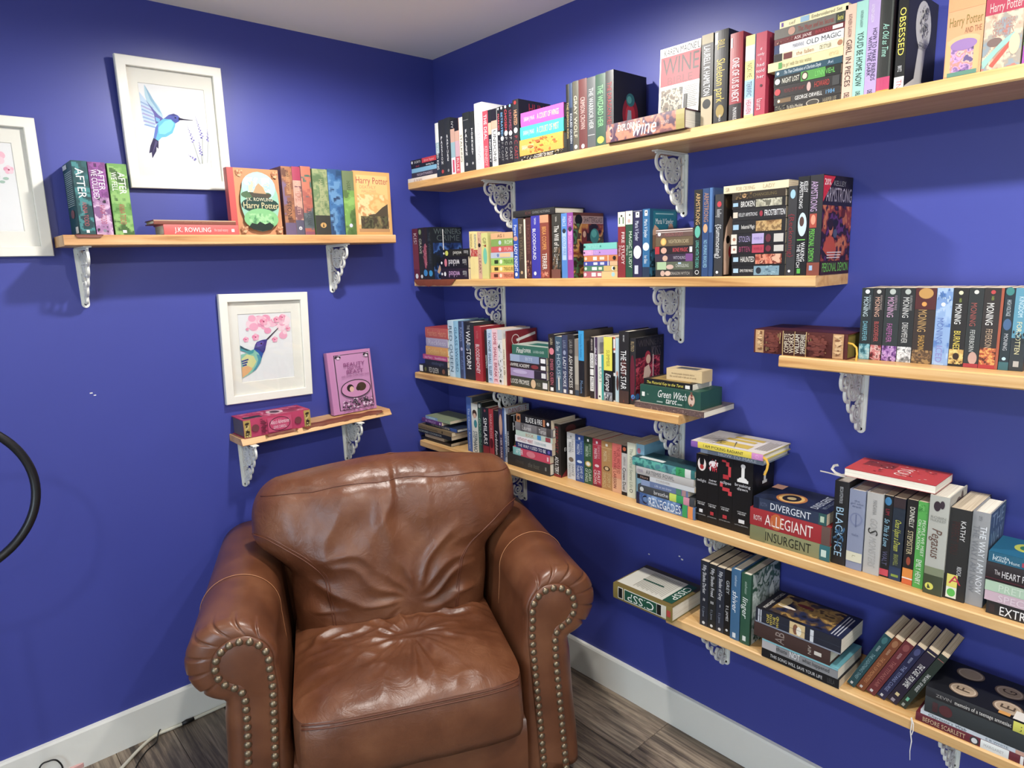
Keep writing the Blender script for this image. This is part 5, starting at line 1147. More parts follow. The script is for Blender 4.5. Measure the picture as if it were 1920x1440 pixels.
V(1115, 1121.3, 632, 'p', 'e6e0e0', 'r0,1,.25,1,4a3452;t.12,.5,e8e0ec,the BONE', 'purple and white paperback', Xf=-0.147)
V(1121.5, 1132.5, 664.5, 'p', 'e6ead8', 'r0,1,.65,1,2f9c94;c.93,.3,.15,444;t.1,.8,98a890,LOST', 'short white and teal paperback', Xf=-0.15)
V(1132.7, 1148.7, 632, 'p', '18181a', 'b0,.52,e8e03c;t.2,.46,8a8430,SUMMER,.3,.7;i.56,.84,f8f8f8,Europe,.22,.78;b.86,1,8a9098;z.86,1,14,d8dce0,3c4048', 'yellow and black travel paperback', Xf=-0.15)
V(1148.8, 1154.4, 632, 'p', 'e9e6e0', 'b0,.2,d86848;r.03,.17,.2,.9,f4ece4;b.24,.55,2c2c2c;b.6,.98,222', 'white paperback with orange and black', Xf=-0.145)
V(1154.5, 1160.7, 634, 'p', 'b7d4dc', 'e.7,.6,.12,.4,5a3a34;e.55,.5,.04,.3,c88a74', 'powder blue paperback', Xf=-0.145)
V(1161, 1179.3, 621.5, 'h', '2a2827', 't.05,.14,eee,RICK YANCEY,.2,.8;e.5,.5,.12,.3,5a3430;b.82,1,4a3630;t.26,.8,f4f4f2,THE LAST STAR,.2,.75;t.95,.98,b03c34,PUTN', 'black hardcover with tall white title', 'r0,1,0,1,252423', Xf=-0.150)
V(1180.5, 1192, 634, 'h', '2e2c2d', 't.05,.2,b8a070,RUTKO;e.6,.5,.35,.4,6a2030;c.88,.6,.3,3a8ad0', 'black hardcover with a crimson gown on its cover', 'r0,1,0,1,232122;t.08,.95,.04,.14,4a4244,WINNERS;t.55,.9,.16,.32,5a5052,KISS;m0,.86,.3,1,56,17,3a1018,6a1828,a02a3c,5a1424,c04458,7c1f30,2a1216;e.42,.3,.1,.085,a02c3c;e.44,.34,.08,.07,d8b098;p d8b8a4,.26,.62,.3,.46,.46,.42,.54,.55,.44,.66;pb82434,.22,.98,.26,.62,.44,.64,.46,.98;r.6,.62,.28,.78,f0eae4;e.06,.88,.07,.05,3a88d0'.replace('p d8', 'pd8'), W=(1253, 640), Xf=-0.146)
K(1201, [721, 750.5, 760], [
    (1200, 1313.5, 'b', '255446', 'i.3,.78,f2f4ee,Green Witch,.42,.82;i.44,.62,f2f4ee,tarot,.12,.45;e.86,.5,.055,.34,b89878;e.86,.5,.048,.29,d8b8a4;z.83,.89,8,8a4038,e8d8c8,7a5a48;r.04,.09,.35,.6,e8ece4;t.13,.16,9cb8a8,Arin,.2,.8;t.33,.42,2c2,a,.44,.45;r.3,.4,.12,.2,98b0a4;r.64,.72,.12,.2,98b0a4;b.75,.755,1c4236', 'green lettered tarot box', dict(name='tarot_box', cat='box', cd='r0,1,0,1,2a5a4a', W=0.112, Xf=-0.158, lab='green lettered tarot box under the black book on third shelf')),
    (1190, 1320, 'p', '6a5450', 'z.0,1,70,8a6c66,4c3a38,a88a80', 'large floppy book with a brown patterned spine', dict(cd='r0,1,0,1,b0a090', W=0.16, Xf=-0.165, pages='white_pages', lab='large floppy brown-spined book, lowest at the right end of third shelf'))])
R['k'] -= 1
_zb = on_x(1201, 721, -0.158).z
K(1208, [709, 725], [(1207, 1298.5, 'p', '1b1c1c', 'i.06,.82,f0e04c,The Pictorial Key to the Tarot,.3,.75;r.86,.95,.2,.75,e8e8e0', 'black paperback with yellow gothic title', dict(cd='r0,1,0,1,2c2a24;r.1,.9,.1,.9,a88c48', W=.10, pages='white_pages', lab='black paperback with yellow title on the green tarot box'))], Xf=-0.150, base=_zb)
R['k'] -= 1
_z2 = on_x(1208, 709, -0.150).z
K(1250, [689.5, 707], [(1249.5, 1316, 'b', 'dcc08c', 'l'.replace('l', '')+'t.15,.8,8a7450,the most popular divination deck in,.55,.7;t.1,.85,8a7450,the world with a full set of cards,.3,.45', 'small tan card box', dict(name='card_box', cat='box', W=.055, cd='r0,1,0,1,e0c694;r.2,.8,.2,.8,5a5a58', lab='small tan card box on the black paperback, third shelf'))], Xf=-0.128, base=_z2)
R['k'] -= 1
# ================= short right shelf
row('SR', 'short right shelf', -0.134)
K(1414, [616.5, 661], [(1414, 1589, 'c', '5a2420', 'r.02,.115,.02,.98,c89a68;z.03,.11,16,8a5c38,e0b884;r.86,.965,.02,.98,c89a68;z.865,.96,16,8a5c38,e0b884;r.345,.585,.0,1,3a1814;h.355,.405,e8d8b8,COMPLETE;h.41,.46,e8d8b8,WORKS;h.475,.52,f0e8d0,WILLIAM;h.53,.58,f0e8d0,SHAKESPEARE;r.335,.345,0,1,c0a068;r.585,.595,0,1,c0a068;r.465,.472,0,1,c0a068;p'.rstrip('p')+''.join('r%.3f,%.3f,%.2f,%.2f,b8985c;' % (.15+.022*i, .16+.022*i, .12+.05*i, .6+.045*i) for i in range(8))+''.join('r%.3f,%.3f,%.2f,%.2f,b8985c;' % (.61+.026*i, .62+.026*i, .62-.06*i, .95-.10*i) for i in range(8))+'z.13,.33,30,7a3c30,6a3028;z.6,.84,30,7a3c30,6a3028', 'maroon leather book with gold-tooled spine', dict(W=0.15, pages='gilt_pages', cd='r0,1,0,1,4c1e1c', lab='maroon leather book with gold-tooled spine lying on the short right shelf'))], Xf=-0.168)
R['k'] = 0
MO = 't.12,.4,%s,MONING,.2,.62;t.1,.3,%s,KAREN MARIE,.66,.82;c.05,.5,.2,%s;'
V(1609, 1630, 540, 'p', '2c3436', MO % ('c8dce0', 'a8b8bc', 'e8ecec')+'t.46,.74,7cc0d0,DARKFEVER,.25,.65;m.78,1,.02,.98,20,21,2a4c58,3a7a88,88c0c8,b8d8d8', 'dark grey paperback with a teal foot')
V(1630, 1651, 540, 'p', '2f2e2e', MO % ('e0b098', 'b0a098', 'c8c8c0')+'t.46,.74,c85c58,BLOODFEVER,.25,.65;m.79,1,.02,.98,20,22,5a2428,8a3438,c87070,d8b0a8,6a2c30', 'dark grey paperback with a red foot')
V(1651.5, 1680, 540, 'p', '333a3a', MO % ('d8a8cc', 'b098a8', 'b8c0b8')+'t.48,.74,b86aa8,FAEFEVER,.25,.6;m.79,1,.02,.98,20,23,402850,6a3c80,a878b8,c8a0d0,503060', 'dark grey paperback with a violet foot')
V(1680, 1707.5, 540, 'p', '2e3030', MO % ('dcdcd8', 'a8a8a4', 'b8c0b8')+'t.46,.74,d0d0cc,DREAMFEVER,.25,.65;m.79,1,.02,.98,20,24,585a5c,8a8c8c,c8c8c8,e8e8e4,707274', 'dark grey paperback with a silver foot')
V(1707.5, 1746.5, 540, 'p', '3e322c', 'b0,.28,5a2c2c;e.07,.5,.07,.35,c8964c;c.21,.45,.12,e8a048;t.28,.58,c8a060,MONING,.2,.6;t.62,.94,d8a848,SHADOWFEVER,.25,.6;m.82,1,.02,.98,22,25,3e322c,8a6a44,5c4632,a88450', 'wide brown paperback with gold lettering')
V(1746.5, 1776.5, 540, 'p', '8fb0dc', 'm0,1,.02,.98,44,26,5c84c4,8fb0dc,a8c4e8,7ca0d4;c.21,.45,.14,e8f0f8;t.26,.3,dce8f4,GREAT;t.38,.72,5c74b8,MONING,.15,.55;t.74,.97,8c84c8,ICED,.2,.6;z.0,.2,10,b8d0ec,4c78b8', 'icy blue paperback')
V(1776.5, 1805, 540, 'p', '2d2a28', 't.2,.46,f2f0ec,MONING,.2,.62;c.06,.5,.15,e0dcb8;t.13,.18,a8b850,KAREN,.3,.7;t.54,.8,e8d048,BURNED,.25,.68;m.78,.97,.02,.98,22,27,4a3224,c8a050,e8cc78,8a6838;e.87,.5,.045,.22,3a2820', 'black paperback with a glowing yellow foot')
V(1805, 1833, 540, 'p', '323635', 't.18,.48,a85850,MONING,.2,.6;c.05,.5,.16,dcdcd4;t.52,.8,c8ccc8,FEVERBORN,.3,.62;e.88,.6,.08,.3,c8a090;b.95,1,b03840', 'grey-black paperback with a rose foot')
V(1833, 1870, 540, 'p', '37302c', 't.18,.46,f0eee8,MONING,.18,.55;c.05,.45,.12,c84848;t.1,.15,a8b850,KAREN,.3,.6;t.5,.78,c8a888,FEVERSONG,.25,.58;m.74,.96,.02,.84,24,28,5a2c20,c06038,e8a850,b04a2c;b.95,1,b83838;r0,1,.86,1,b0583c', 'wide dark paperback with a fiery foot')
V(1870.5, 1890, 540, 'p', '28343a', 'e.04,.5,.05,.4,3c8a84;t.14,.34,c8d4d8,HIGH VOLTAGE,.3,.7;e.44,.5,.07,.4,4a6a94;t.55,.76,c8ccd0,MONING,.3,.7;c.86,.5,.2,b8d8e8;b.9,1,3c6a70', 'dark teal paperback')
V(1890, 1917, 540, 'p', '33393c', 'b0,.6,5c9cb4;t.1,.35,d0e8f0,KINGDOM,.3,.65;t.4,.8,e8e0a8,FORGOTTEN,.3,.65;r.88,.95,.3,.7,b8b4ac;z.5,.66,12,33393c', 'sky blue and grey paperback')
# ================= fourth shelf (behind the armchair)
row('S4', 'fourth shelf', -0.150)
K(800, [779, 787, 796.5, 806, 817, 827, 838, 846], [
    (798, 844, 'p', '9ab088', 'b0,.5,8aa8c8;t.1,.45,dfe,MOVING', 'pale green and blue thin book', dict(cd='r0,1,0,1,8f9c78', Xf=-0.165)),
    (791, 828, 'p', '6c3a80', 't.1,.8,d8b8e0,BE MIRACLE;c.92,.5,.3,eee', 'violet paperback', dict(Xf=-0.17)),
    (798, 857, 'h', '26324c', 'b.8,1,3a5aa0;t.2,.78,d8ccb8,THE MAN IN THE ARENA', 'navy hardcover', dict(Xf=-0.16)),
    (764, 847, 'p', '8a7450', 't.12,.7,4a3c28,Little Sherlock Encyclopedia;c.8,.5,.3,4a3c28', 'wood-brown thin book', dict(cd='r0,1,0,1,8a7450', Xf=-0.175)),
    (765, 846.5, 'p', '25282a', 't.08,.9,b8c0c0,CHALKBOARD COOKBOOK', 'black thin book with chalk lettering', dict(Xf=-0.175)),
    (797, 833, 'p', 'd8c8a8', '', 'cream thin book'), (790, 846, 'p', '2c2a28', '', 'black thin book')], Xf=-0.165)
V(878, 886.5, 744.5, 'p', '4a6cb4', 't.2,.95,d0dcf0,The Chosen American,.3,.7', 'cornflower blue tall magazine', 'r0,1,0,1,4c4e54;r.0,.06,0,1,8898b0', W=.13)
V(887, 899, 757, 'p', 'dfe0d4', 'e.2,.5,.08,.35,4a3428;e.24,.5,.05,.25,d8b098;e.4,.6,.08,.25,3c8c94;t.55,.98,2c5c68,STEPHANO,.2,.8', 'white paperback with a seated couple')
V(899, 907, 755, 'h', '2b3a36', 'c.06,.5,.3,b8c0b8;r.12,1,.0,.6,3c6a58;t.2,.9,9cc0a8,GOING IN,.2,.7', 'dark green hardcover', 'r0,1,0,1,22241f')
V(907, 918.5, 764.5, 'h', '25242c', 't.2,.75,f4f2f0,SIMILARS,.2,.75;b.78,1,8a2830;c.06,.5,.15,8a4050', 'black hardcover with white capitals and red foot', W=.075)
V(919, 927.5, 766.5, 'h', 'a83038', 't.1,.6,e0a0a0,WARCROSS,.25,.75;e.7,.5,.1,.4,5a1820', 'scarlet hardcover', W=.055)
V(928, 937, 770, 'p', '1d1b1e', 'i.4,.9,e8e4e8,Forbidden,.25,.75', 'black paperback with white italics', W=.075)
V(937.5, 945, 766.5, 'p', '4a3c58', 'e.3,.5,.2,.4,c89c88;t.55,.95,e8d8d8,HER DARK,.3,.7', 'purple-grey paperback with a portrait', W=.075)
V(945, 951.8, 765, 'p', 'b8c4d4', 'r0,1,0,.5,3c5c94;t.4,.98,1c1c1c,THE HUNGER,.5,.9', 'blue and white magazine', 'r0,1,0,1,c8ccd0;t.1,.9,.02,.12,a02c34,DANIELLE', W=.12)
V(952, 957, 777, 'p', '1c1c1e', 't.3,.95,f0f0ee,HUNGER GAMES', 'black paperback with a gilt ring on its cover', 'r0,1,0,1,1b1b1c;t.1,.9,.02,.16,e8e8e4,THE;t.1,.9,.18,.34,e8e8e4,HG;e.5,.68,.3,.2,8a7a50;e.5,.68,.25,.165,1b1b1c', W=.11)
K(966, [774, 789.5, 804.5, 814, 825.5, 836, 850.5, 872], [
    (968, 1033, 'p', '1b1b1c', 'b0,.13,b4754c;c.07,.5,.25,3a2820;t.28,.76,f2f2ee,BLADE & FIRE,.2,.8;r.78,.84,.1,.9,b8744c;c.92,.5,.2,eee', 'black paperback with an orange end', dict(cd='r0,1,0,1,191a1c;z.1,.9,.1,.9,24,3a3c44,55565c')),
    (966, 1036, 'h', '7c7878', 'r.15,.25,0,1,5c5858;r.35,.45,0,1,8e8a8a;r.6,.7,0,1,5c5858;r.85,.97,0,1,4a4444;t.2,.45,d8d4d0,Lauren;t.65,.85,d8d4d0,Tartan', 'grey tartan hardcover', dict(cd='r0,1,0,1,b0aca4')),
    (967, 1036, 'p', 'bcd0c0', 't.28,.5,c89078,BOOK,.2,.8;r.6,.7,.1,.9,3c8cc8;r.82,.95,.1,.9,a0404c', 'pale mint paperback'),
    (966, 1035, 'p', 'e9e6e4', 't.06,.5,c04458,WITHOUT MERIT,.25,.75;t.54,.85,8cb0b8,COLLEEN HOOVER,.3,.7', 'white paperback with red title'),
    (967, 1035, 'p', '2a2c5c', 't.06,.84,f0f0f4,THE WAY I USED TO BE,.22,.78;c.92,.5,.3,6a60b0', 'navy paperback with white capitals'),
    (962, 1031, 'p', 'd04860', 'b0,.22,7cc0bc;t.08,.28,f0f4f0,AFTER,.2,.8;e.5,.5,.12,.4,e07c88;r.93,.97,.25,.75,f0c0c8', 'aqua and rose paperback'),
    (952, 1031, 'c', '33322f', 'i.5,.76,6a665c,the host,.3,.7;t.2,.4,5a564e,STEPHENIE,.35,.6;r.9,.93,.35,.65,8a867c', 'fat black cloth hardcover', dict(cd='r0,1,0,1,2f2e2c'))], Xf=-0.16)
V(1039, 1052.6, 795, 'h', '27221f', 't.04,.55,8a2c30,ETERNITY,.3,.7;t.62,.95,f0ece8,ADULTERY,.2,.7;b.95,1,8a2c2c', 'black hardcover with dull red title', 'r0,1,0,1,221e1c;e.4,.12,.2,.08,5c2c28;p8c2830,.0,1,.3,.82,.8,.8,.9,1;e.6,.6,.16,.2,4c3a34;t.1,.35,.45,.52,e8e4e0,BE;z.3,.9,.1,.9,14,3a2a26,6a4038', W=(1098, 800), Xf=-0.142)
GM = 't.2,.42,%s,MARTIN,.18,.52;t.14,.4,%s,GEORGE R R,.6,.82;'
V(1064.3, 1079.5, 811.5, 'p', 'd3d3d0', 'r.06,.1,.4,.6,9a9a98;b.12,.13,a8a8a4;'+GM % ('7c7c7c', '8c8c8a')+'e.57,.5,.05,.3,7a6a5a;t.65,.92,8a8a88,DANCE,.55,.85;t.65,.96,8a8a88,DRAGONS,.15,.45', 'silver white paperback', Xf=-0.128)
V(1079.5, 1095.6, 815.5, 'p', '2f4f8e', 'r.05,.1,.4,.6,e8e8e8;b.12,.13,6a88bc;'+GM % ('d0dcec', 'a8bcd8')+'e.57,.5,.03,.3,c8d8e8;t.65,.92,d0dcec,GAME OF,.55,.85;t.65,.96,d0dcec,THRONES,.15,.45', 'cobalt blue paperback', Xf=-0.128)
V(1095.6, 1111.8, 819, 'p', '2f5638', 'b0,.15,1e3c28;r.05,.1,.4,.6,e8e8e8;'+GM % ('c8dcc0', '9cb898')+'e.57,.5,.06,.35,c8a850;e.57,.5,.04,.22,e8e4d8;t.67,.92,d0e0c8,CLASH,.55,.85;t.67,.96,d0e0c8,OF KINGS,.15,.45', 'forest green paperback with gold emblem', Xf=-0.127)
V(1111.8, 1128.3, 823, 'p', 'b02f44', 'r.05,.1,.4,.6,e8e0e0;b.12,.13,d87888;'+GM % ('f0d0d4', 'd8a0a8')+'e.56,.5,.03,.25,e8c8c8;t.65,.92,f0d4d4,FEAST,.55,.85;t.65,.96,f0d4d4,CROWS,.15,.45;b.95,1,7a2434', 'ruby red paperback', Xf=-0.126)
V(1128.3, 1148.2, 828, 'p', 'b3854c', 'r.05,.1,.4,.6,e8e0d0;b.13,.14,d8b078;'+GM % ('e0c898', 'c8a870')+'e.56,.5,.05,.3,4a3420;e.56,.5,.035,.18,d0b080;t.65,.95,d8bc84,STORM OF,.55,.85;t.65,.97,d8bc84,SWORDS,.15,.45', 'old gold paperback', Xf=-0.126)
V(1148.2, 1165.8, 832, 'p', 'dda67c', 'b0,.5,d86a60;b.5,.7,dc8c6c;t.06,.6,802c30,THE GIRL WHO PLAYED,.5,.85;t.15,.92,802c30,WITH FIRE LARSSON,.15,.45', 'coral to sand paperback', Xf=-0.128)
V(1165.8, 1176.3, 835.5, 'p', 'c4c0ba', 'b0,.15,1d1a1a;e.07,.5,.04,.3,c0603c;t.22,.4,8a8680,SHERWOOD;t.44,.9,2c2828,Crown Duel,.2,.75;b.93,1,1d1a1a', 'pale grey paperback with black ends', Xf=-0.130)
V(1176.3, 1191.3, 830.5, 'p', 'd7d9c0', 't.1,.82,98a08c,The Mortal Secret Life,.3,.7;c.87,.5,.2,555;c.87,.5,.13,d7d9c0', 'pale celery paperback', Xf=-0.134)
V(1191.5, 1208, 833, 'p', '84b4cc', 'e.12,.4,.05,.2,c07088', 'light azure paperback', 'r0,1,0,1,6aa4c0', W=(1247, 832), Xf=-0.128)
K(1194, [857, 873, 887.5, 896.5, 907.5, 922, 944.5], [
    (1186, 1302, 'h', '2f7878', 'm0,.72,.02,.98,50,30,1c4c54,2f7878,58b0a0,4c8c94,2a6068;b.72,.86,2c9c58;b.86,.95,d8dcd8;t.74,.83,1c5c34,F', 'deep teal hardcover with green label', dict(W=.075, cd='r0,1,0,1,1f4c54;r.05,.3,.1,.5,d8e0dc;z.2,.9,.1,.9,24,2c6068,183c44')),
    (1193, 1301, 'h', 'bdbab6', 't.18,.68,6a6a6c,ARTEMIS FOWL,.25,.75;t.03,.13,98a,COLFER', 'pale grey hardcover with grey capitals'),
    (1195, 1302, 'p', 'cfd2d4', 'b0,.23,231f20;t.28,.66,b0a498,FOREVER,.3,.75;i.05,.2,b09080,Nora', 'white paperback with black end'),
    (1202, 1290, 'p', '6a7ca4', 'b0,.2,8a9cc0;b.76,.86,4c8c68;b.88,.96,b08888;i.3,.66,ccd4e8,Life as we knew,.3,.7', 'dusty lavender-blue paperback'),
    (1196, 1302, 'h', '44484c', 'c.08,.5,.3,c8ccc8;t.3,.56,e4e6e6,breathe,.25,.75;b.58,.7,c8dc4c;b.7,.82,2ca058;b.82,.92,d890a4', 'slate hardcover with three coloured stickers'),
    (1193.5, 1303, 'h', '5a7cac', 'm0,.8,.02,.98,50,31,1c1f34,3a5a94,5a7cac,8aa8d0,46689c;b0,.06,1f2444;e.16,.5,.05,.36,1c1f34;t.22,.78,e6eef4,RENEGADES,.15,.8;b.8,.88,2ca058;b.89,.97,e89048', 'blue hardcover with orange and green stickers')], Xf=-0.158)
TW = 't'.replace('t', '')
def tw(extra, a): return extra+'h.70,.715,d8d8d8,STEPHENIE;h.725,.745,e8e8e8,MEYER;r.81,.86,.35,.65,%s;h.885,.9,b8b8b8,LITTLE BROWN' % a
V(1303.6, 1325, 852, 'p', '121213', tw('e.14,.5,.10,.36,e9dcd4;e.09,.5,.08,.2,121213;e.18,.5,.035,.17,b03030;h.36,.40,d0d0d4,twilight;', 'e0e0e0'), 'glossy black paperback with a red fruit')
V(1325, 1345.7, 855, 'p', '121213', tw('e.12,.5,.05,.4,f0e4e4;z.04,.24,12,c02c3c,f4e8e8,a01c2c;h.34,.37,d0d0d4,new;h.38,.41,d0d0d4,moon;', 'b83038'), 'glossy black paperback with red and white petals')
V(1345.7, 1371.8, 858, 'p', '121213', tw('r.04,.07,.2,.5,c8343c;r.06,.12,.5,.72,d03c44;r.12,.26,.66,.85,d03c44;r.24,.3,.3,.72,b82c34;r.36,.42,.1,.3,d03c44;r.42,.47,.28,.8,c8343c;r.46,.52,.7,.95,d03c44;h.33,.37,d8d8dc,eclipse;', 'b83038'), 'glossy black paperback with a torn red ribbon')
V(1371.8, 1408.4, 864, 'p', '121213', tw('e.08,.5,.03,.12,eceae6;r.06,.1,.4,.6,eceae6;r.1,.25,.42,.58,eceae6;e.26,.5,.03,.22,eceae6;r.26,.3,.22,.78,eceae6;h.32,.36,d8d8dc,breaking;h.37,.41,d8d8dc,dawn;', 'e0e0e0'), 'wide glossy black paperback with a white piece', 'r0,1,0,1,0f0f10;e.55,.2,.07,.03,d8d8d4;r.5,.6,.2,.32,d8d8d4;r.44,.66,.3,.34,d8d8d4;e.2,.25,.1,.09,1e1e20', W=(1452, 870))
z1 = ONTOP(1314, 1431, 853.5, 844, 'h', '7c8898', 't.25,.95,d0d8e0,HOW TO MAKE,.2,.8;b0,.12,98a8c0', 'thin grey-blue hardcover', Xf=-0.158, W=0.145)
ONTOP(1296, 1431.5, 847, 835.5, 'h', 'ead43c', 'b0,.1,8a5cb0;t.18,.74,4a4420,I AM F*CKING RADIANT,.3,.75;b.85,1,d88cc8;c.92,.5,.3,e8a8d8', 'yellow-spined hardcover with white cover', Xf=-0.168, W=0.15, cd='r0,1,0,1,e4dcd4;l.05,.6,.05,.3,7,b8b0a8;r.12,.35,.3,.75,d8b83c;r.5,.62,.3,.7,d8b83c;r.68,.8,.35,.75,d8b83c;t.1,.35,.25,.4,333333,I AM;l.2,.8,.8,.97,6,98908a;p6a645c,.02,.1,.4,.35,.41,.33;p6a645c,.02,.6,.4,.5,.4,.48;p6a645c,.3,.02,.42,.3,.44,.3')
K(1412, [929.5, 950, 982, 1008.5], [
    (1413, 1550, 'p', '2e3a54', 'b0,.08,101c34;t.1,.2,68708a,ROTH,.3,.65;t.24,.8,e4e8f0,DIVERGENT,.2,.78;b.9,1,2c5858;r.92,.97,.25,.75,b8ccb0', 'dark blue paperback', dict(cd='m0,1,0,1,40,29,141828,1b2136,232c48,1a2440;e.36,.42,.28,.20,c07830;e.36,.42,.24,.165,e8b860;e.36,.42,.19,.12,2a2420;e.36,.42,.08,.06,d8c080;t.12,.9,.74,.84,c8d0dc,DIVERGENT;t.2,.85,.87,.92,8a98b0,VERONICA ROTH;r.72,.98,.0,.16,d8a080', W=.135, pages='pages')),
    (1406.5, 1557, 'h', 'a82a30', 't.05,.16,f0dcd8,ROTH,.3,.65;t.2,.8,f4e4dc,ALLEGIANT,.2,.8;e.35,.5,.08,.45,c8642c;b.9,1,6a5048', 'red hardcover with white capitals', dict(W=.14)),
    (1406.5, 1556, 'h', '8c8c60', 't.05,.16,6a6c48,ROTH,.3,.65;t.2,.78,26281c,INSURGENT,.2,.8;b.0,.2,7a7c54;b.88,1,2c6a70;r.9,.96,.25,.7,c8dcd0', 'moss green hardcover with black capitals', dict(W=.14))], Xf=-0.164)
V(1557.5, 1584, 903, 'h', '201f20', 't.06,.26,b8bcc0,BECCA FITZPATRICK,.35,.65;t.3,.9,9cc0d8,BLACK ICE,.2,.72;z.5,.8,14,2c4c68,3c6c94', 'black hardcover with icy capitals', 'r0,1,0,1,1a191a', Xf=-0.158)
V(1585, 1614.7, 919.5, 'h', '8b93ac', 'h.12,.145,5c6484,the;h.155,.18,5c6484,girl who;h.19,.215,5c6484,drank;e.36,.5,.08,.4,7c84a4;e.36,.5,.065,.3,8b93ac;r.3,.46,.46,.54,6a7294;h.54,.57,6a7294,tale;b.78,.9,dcd8bc;t.8,.86,98946c,L,.4,.6', 'grey-lilac hardcover with a cream label', Xf=-0.160)
V(1616.8, 1646.8, 925, 'h', 'b9b7b2', 't.08,.26,8c8a86,MANDANNA,.4,.65;i.3,.9,a8a6a2,GODS MONSTERS,.3,.75;i.42,.5,3a3836,S,.2,.8', 'light grey hardcover with embossed title', Xf=-0.158)
V(1647, 1665, 929, 'p', '1e1e20', 'e.07,.5,.05,.35,3c80b0;t.16,.24,a02c3c,LIM,.3,.7;i.28,.62,9cd0e8,So This Is Love,.25,.75;t.68,.85,68,WALT;b.9,.98,d04858'.replace(',68,WALT', ',668,WALT'), 'black paperback with light blue script', Xf=-0.152)
V(1665.3, 1688, 934, 'p', '26303e', 'i.26,.64,c8cc3c,Once Upon a Dream,.25,.75;t.68,.82,98a048,BRASWELL;b.84,1,2c3c5c;r.93,.96,.2,.8,88a030;b0,.12,3a2c30', 'blue-black paperback with lime script', Xf=-0.152)
V(1690, 1709.8, 937.5, 'p', '231f1d', 't.08,.32,f0ecdc,DONNELLY,.3,.75;t.36,.64,d8c898,STEPSISTER,.25,.75;e.72,.5,.05,.2,a04830;b.81,.93,e88c2c;b.93,1,e0682c;r.92,.935,0,1,f4ece0', 'black paperback with an orange label', Xf=-0.154)
V(1709.8, 1729.3, 941.5, 'p', '4fae45', 'z.02,.14,12,3c8c38,70c860;t.2,.62,e8f4dc,PEOPLE WE MEET,.55,.85;t.2,.55,e8f4dc,ON VACATION,.15,.45;t.66,.95,f0f8e8,EMILY HENRY,.25,.75', 'bright green paperback', Xf=-0.157)
V(1729.5, 1766, 931, 'h', 'b9b9ae', 'p'.rstrip('p')+'e.1,.4,.05,.18,3a2c34;e.08,.65,.04,.12,3a2c34;h.2,.225,8a8a82,ROBIN;h.23,.255,8a8a82,McKINLEY;i.32,.62,6a4a3c,Pegasus,.25,.75;b.72,.8,848c6c;b.8,1,444c34;c.92,.32,.22,e0dc50', 'grey to moss hardcover with a yellow dot', 'r0,1,0,1,c0bfb4;r0,1,.75,1,5a6048;e.5,.12,.16,.07,4c3c44;e.7,.1,.08,.09,4c3c44', W=(1815, 905), Xf=-0.166)
V(1767.5, 1807, 955, 'p', '2b2a28', 't.12,.34,e0dedc,KATHY,.55,.78;t.14,.5,4a2c28,PERFECT YOU,.15,.5;t.62,.72,ddd,REICHS,.55,.75;r.72,.86,.12,.62,e8dc5c;h.73,.82,c8304c,A;r.86,.98,.12,.62,e8ecd8;e.92,.37,.045,.2,58c048', 'black paperback with an A sticker', 'r0,1,0,1,242322', Xf=-0.163)
V(1808.5, 1841.5, 961, 'h', '9b9c9d', 't.04,.09,7a7c80,SMITH,.3,.6;t.14,.86,eceff2,THE WAY I AM NOW,.5,.85;t.14,.86,84868a,THE WAY I AM NOW,.12,.45', 'silver grey hardcover with white capitals', 'r0,1,0,1,4c6480;t.1,.9,.03,.18,8ca4bc,THE;t.1,.9,.22,.38,8ca4bc,WAY;t.1,.9,.45,.6,7c94ac,I AM', W=(1888, 935), Xf=-0.158)
K(1850, [1031, 1051, 1087, 1107, 1126, 1151], [
    (1853.5, 1990, 'p', '1f6480', 't.06,.3,d8e8ec,Lynda,.5,.8;t.06,.45,d8e8ec,Mullaly Hunt,.2,.5;r.48,.6,.2,.6,b84058', 'peacock blue paperback', dict(cd='r0,1,0,1,1c6a8c;t.1,.9,.82,.94,d8eaf0,LYNDA MULLALY;t.1,.6,.7,.78,a8c8d8,a novel;e.55,.42,.22,.16,c8d048;e.55,.42,.12,.08,2c7c60', W=.11)),
    (1849, 1990, 'h', '2d2426', 't.12,.2,d8d0d0,The,.4,.65;t.22,.8,e8e4e4,HEART FORGER,.3,.65;r0,1,.12,.16,6a2c38', 'black-brown hardcover', dict(W=.13)),
    (1847, 1990, 'p', 'b5d0b4', 't.18,.8,d4e6d0,PRETTIES,.15,.8', 'pale mint paperback'), (1846, 1990, 'p', 'd3b6c2', 't.18,.85,e8d4dc,SPECIALS,.15,.8', 'pale pink paperback'),
    (1849, 1990, 'p', '2a2626', 't.18,.72,f4f2f0,EXTRAS,.12,.78;r.04,.12,.2,.8,3c2c2c', 'black paperback with tall white capitals')], Xf=-0.172)
ONTOP(1583.5, 1754, 899, 884.5, 'p', 'c83c3c', '', 'red paperback, page edges outward', Xf=-0.160, W=0.118, out=True, pages='white_pages', cd='r0,1,0,1,cc4440;t.25,.8,.35,.5,f0dcd4,YOU;r.15,.5,.55,.9,8a3430;z.15,.9,.1,.9,20,a83430,5a3a34,e0a098')
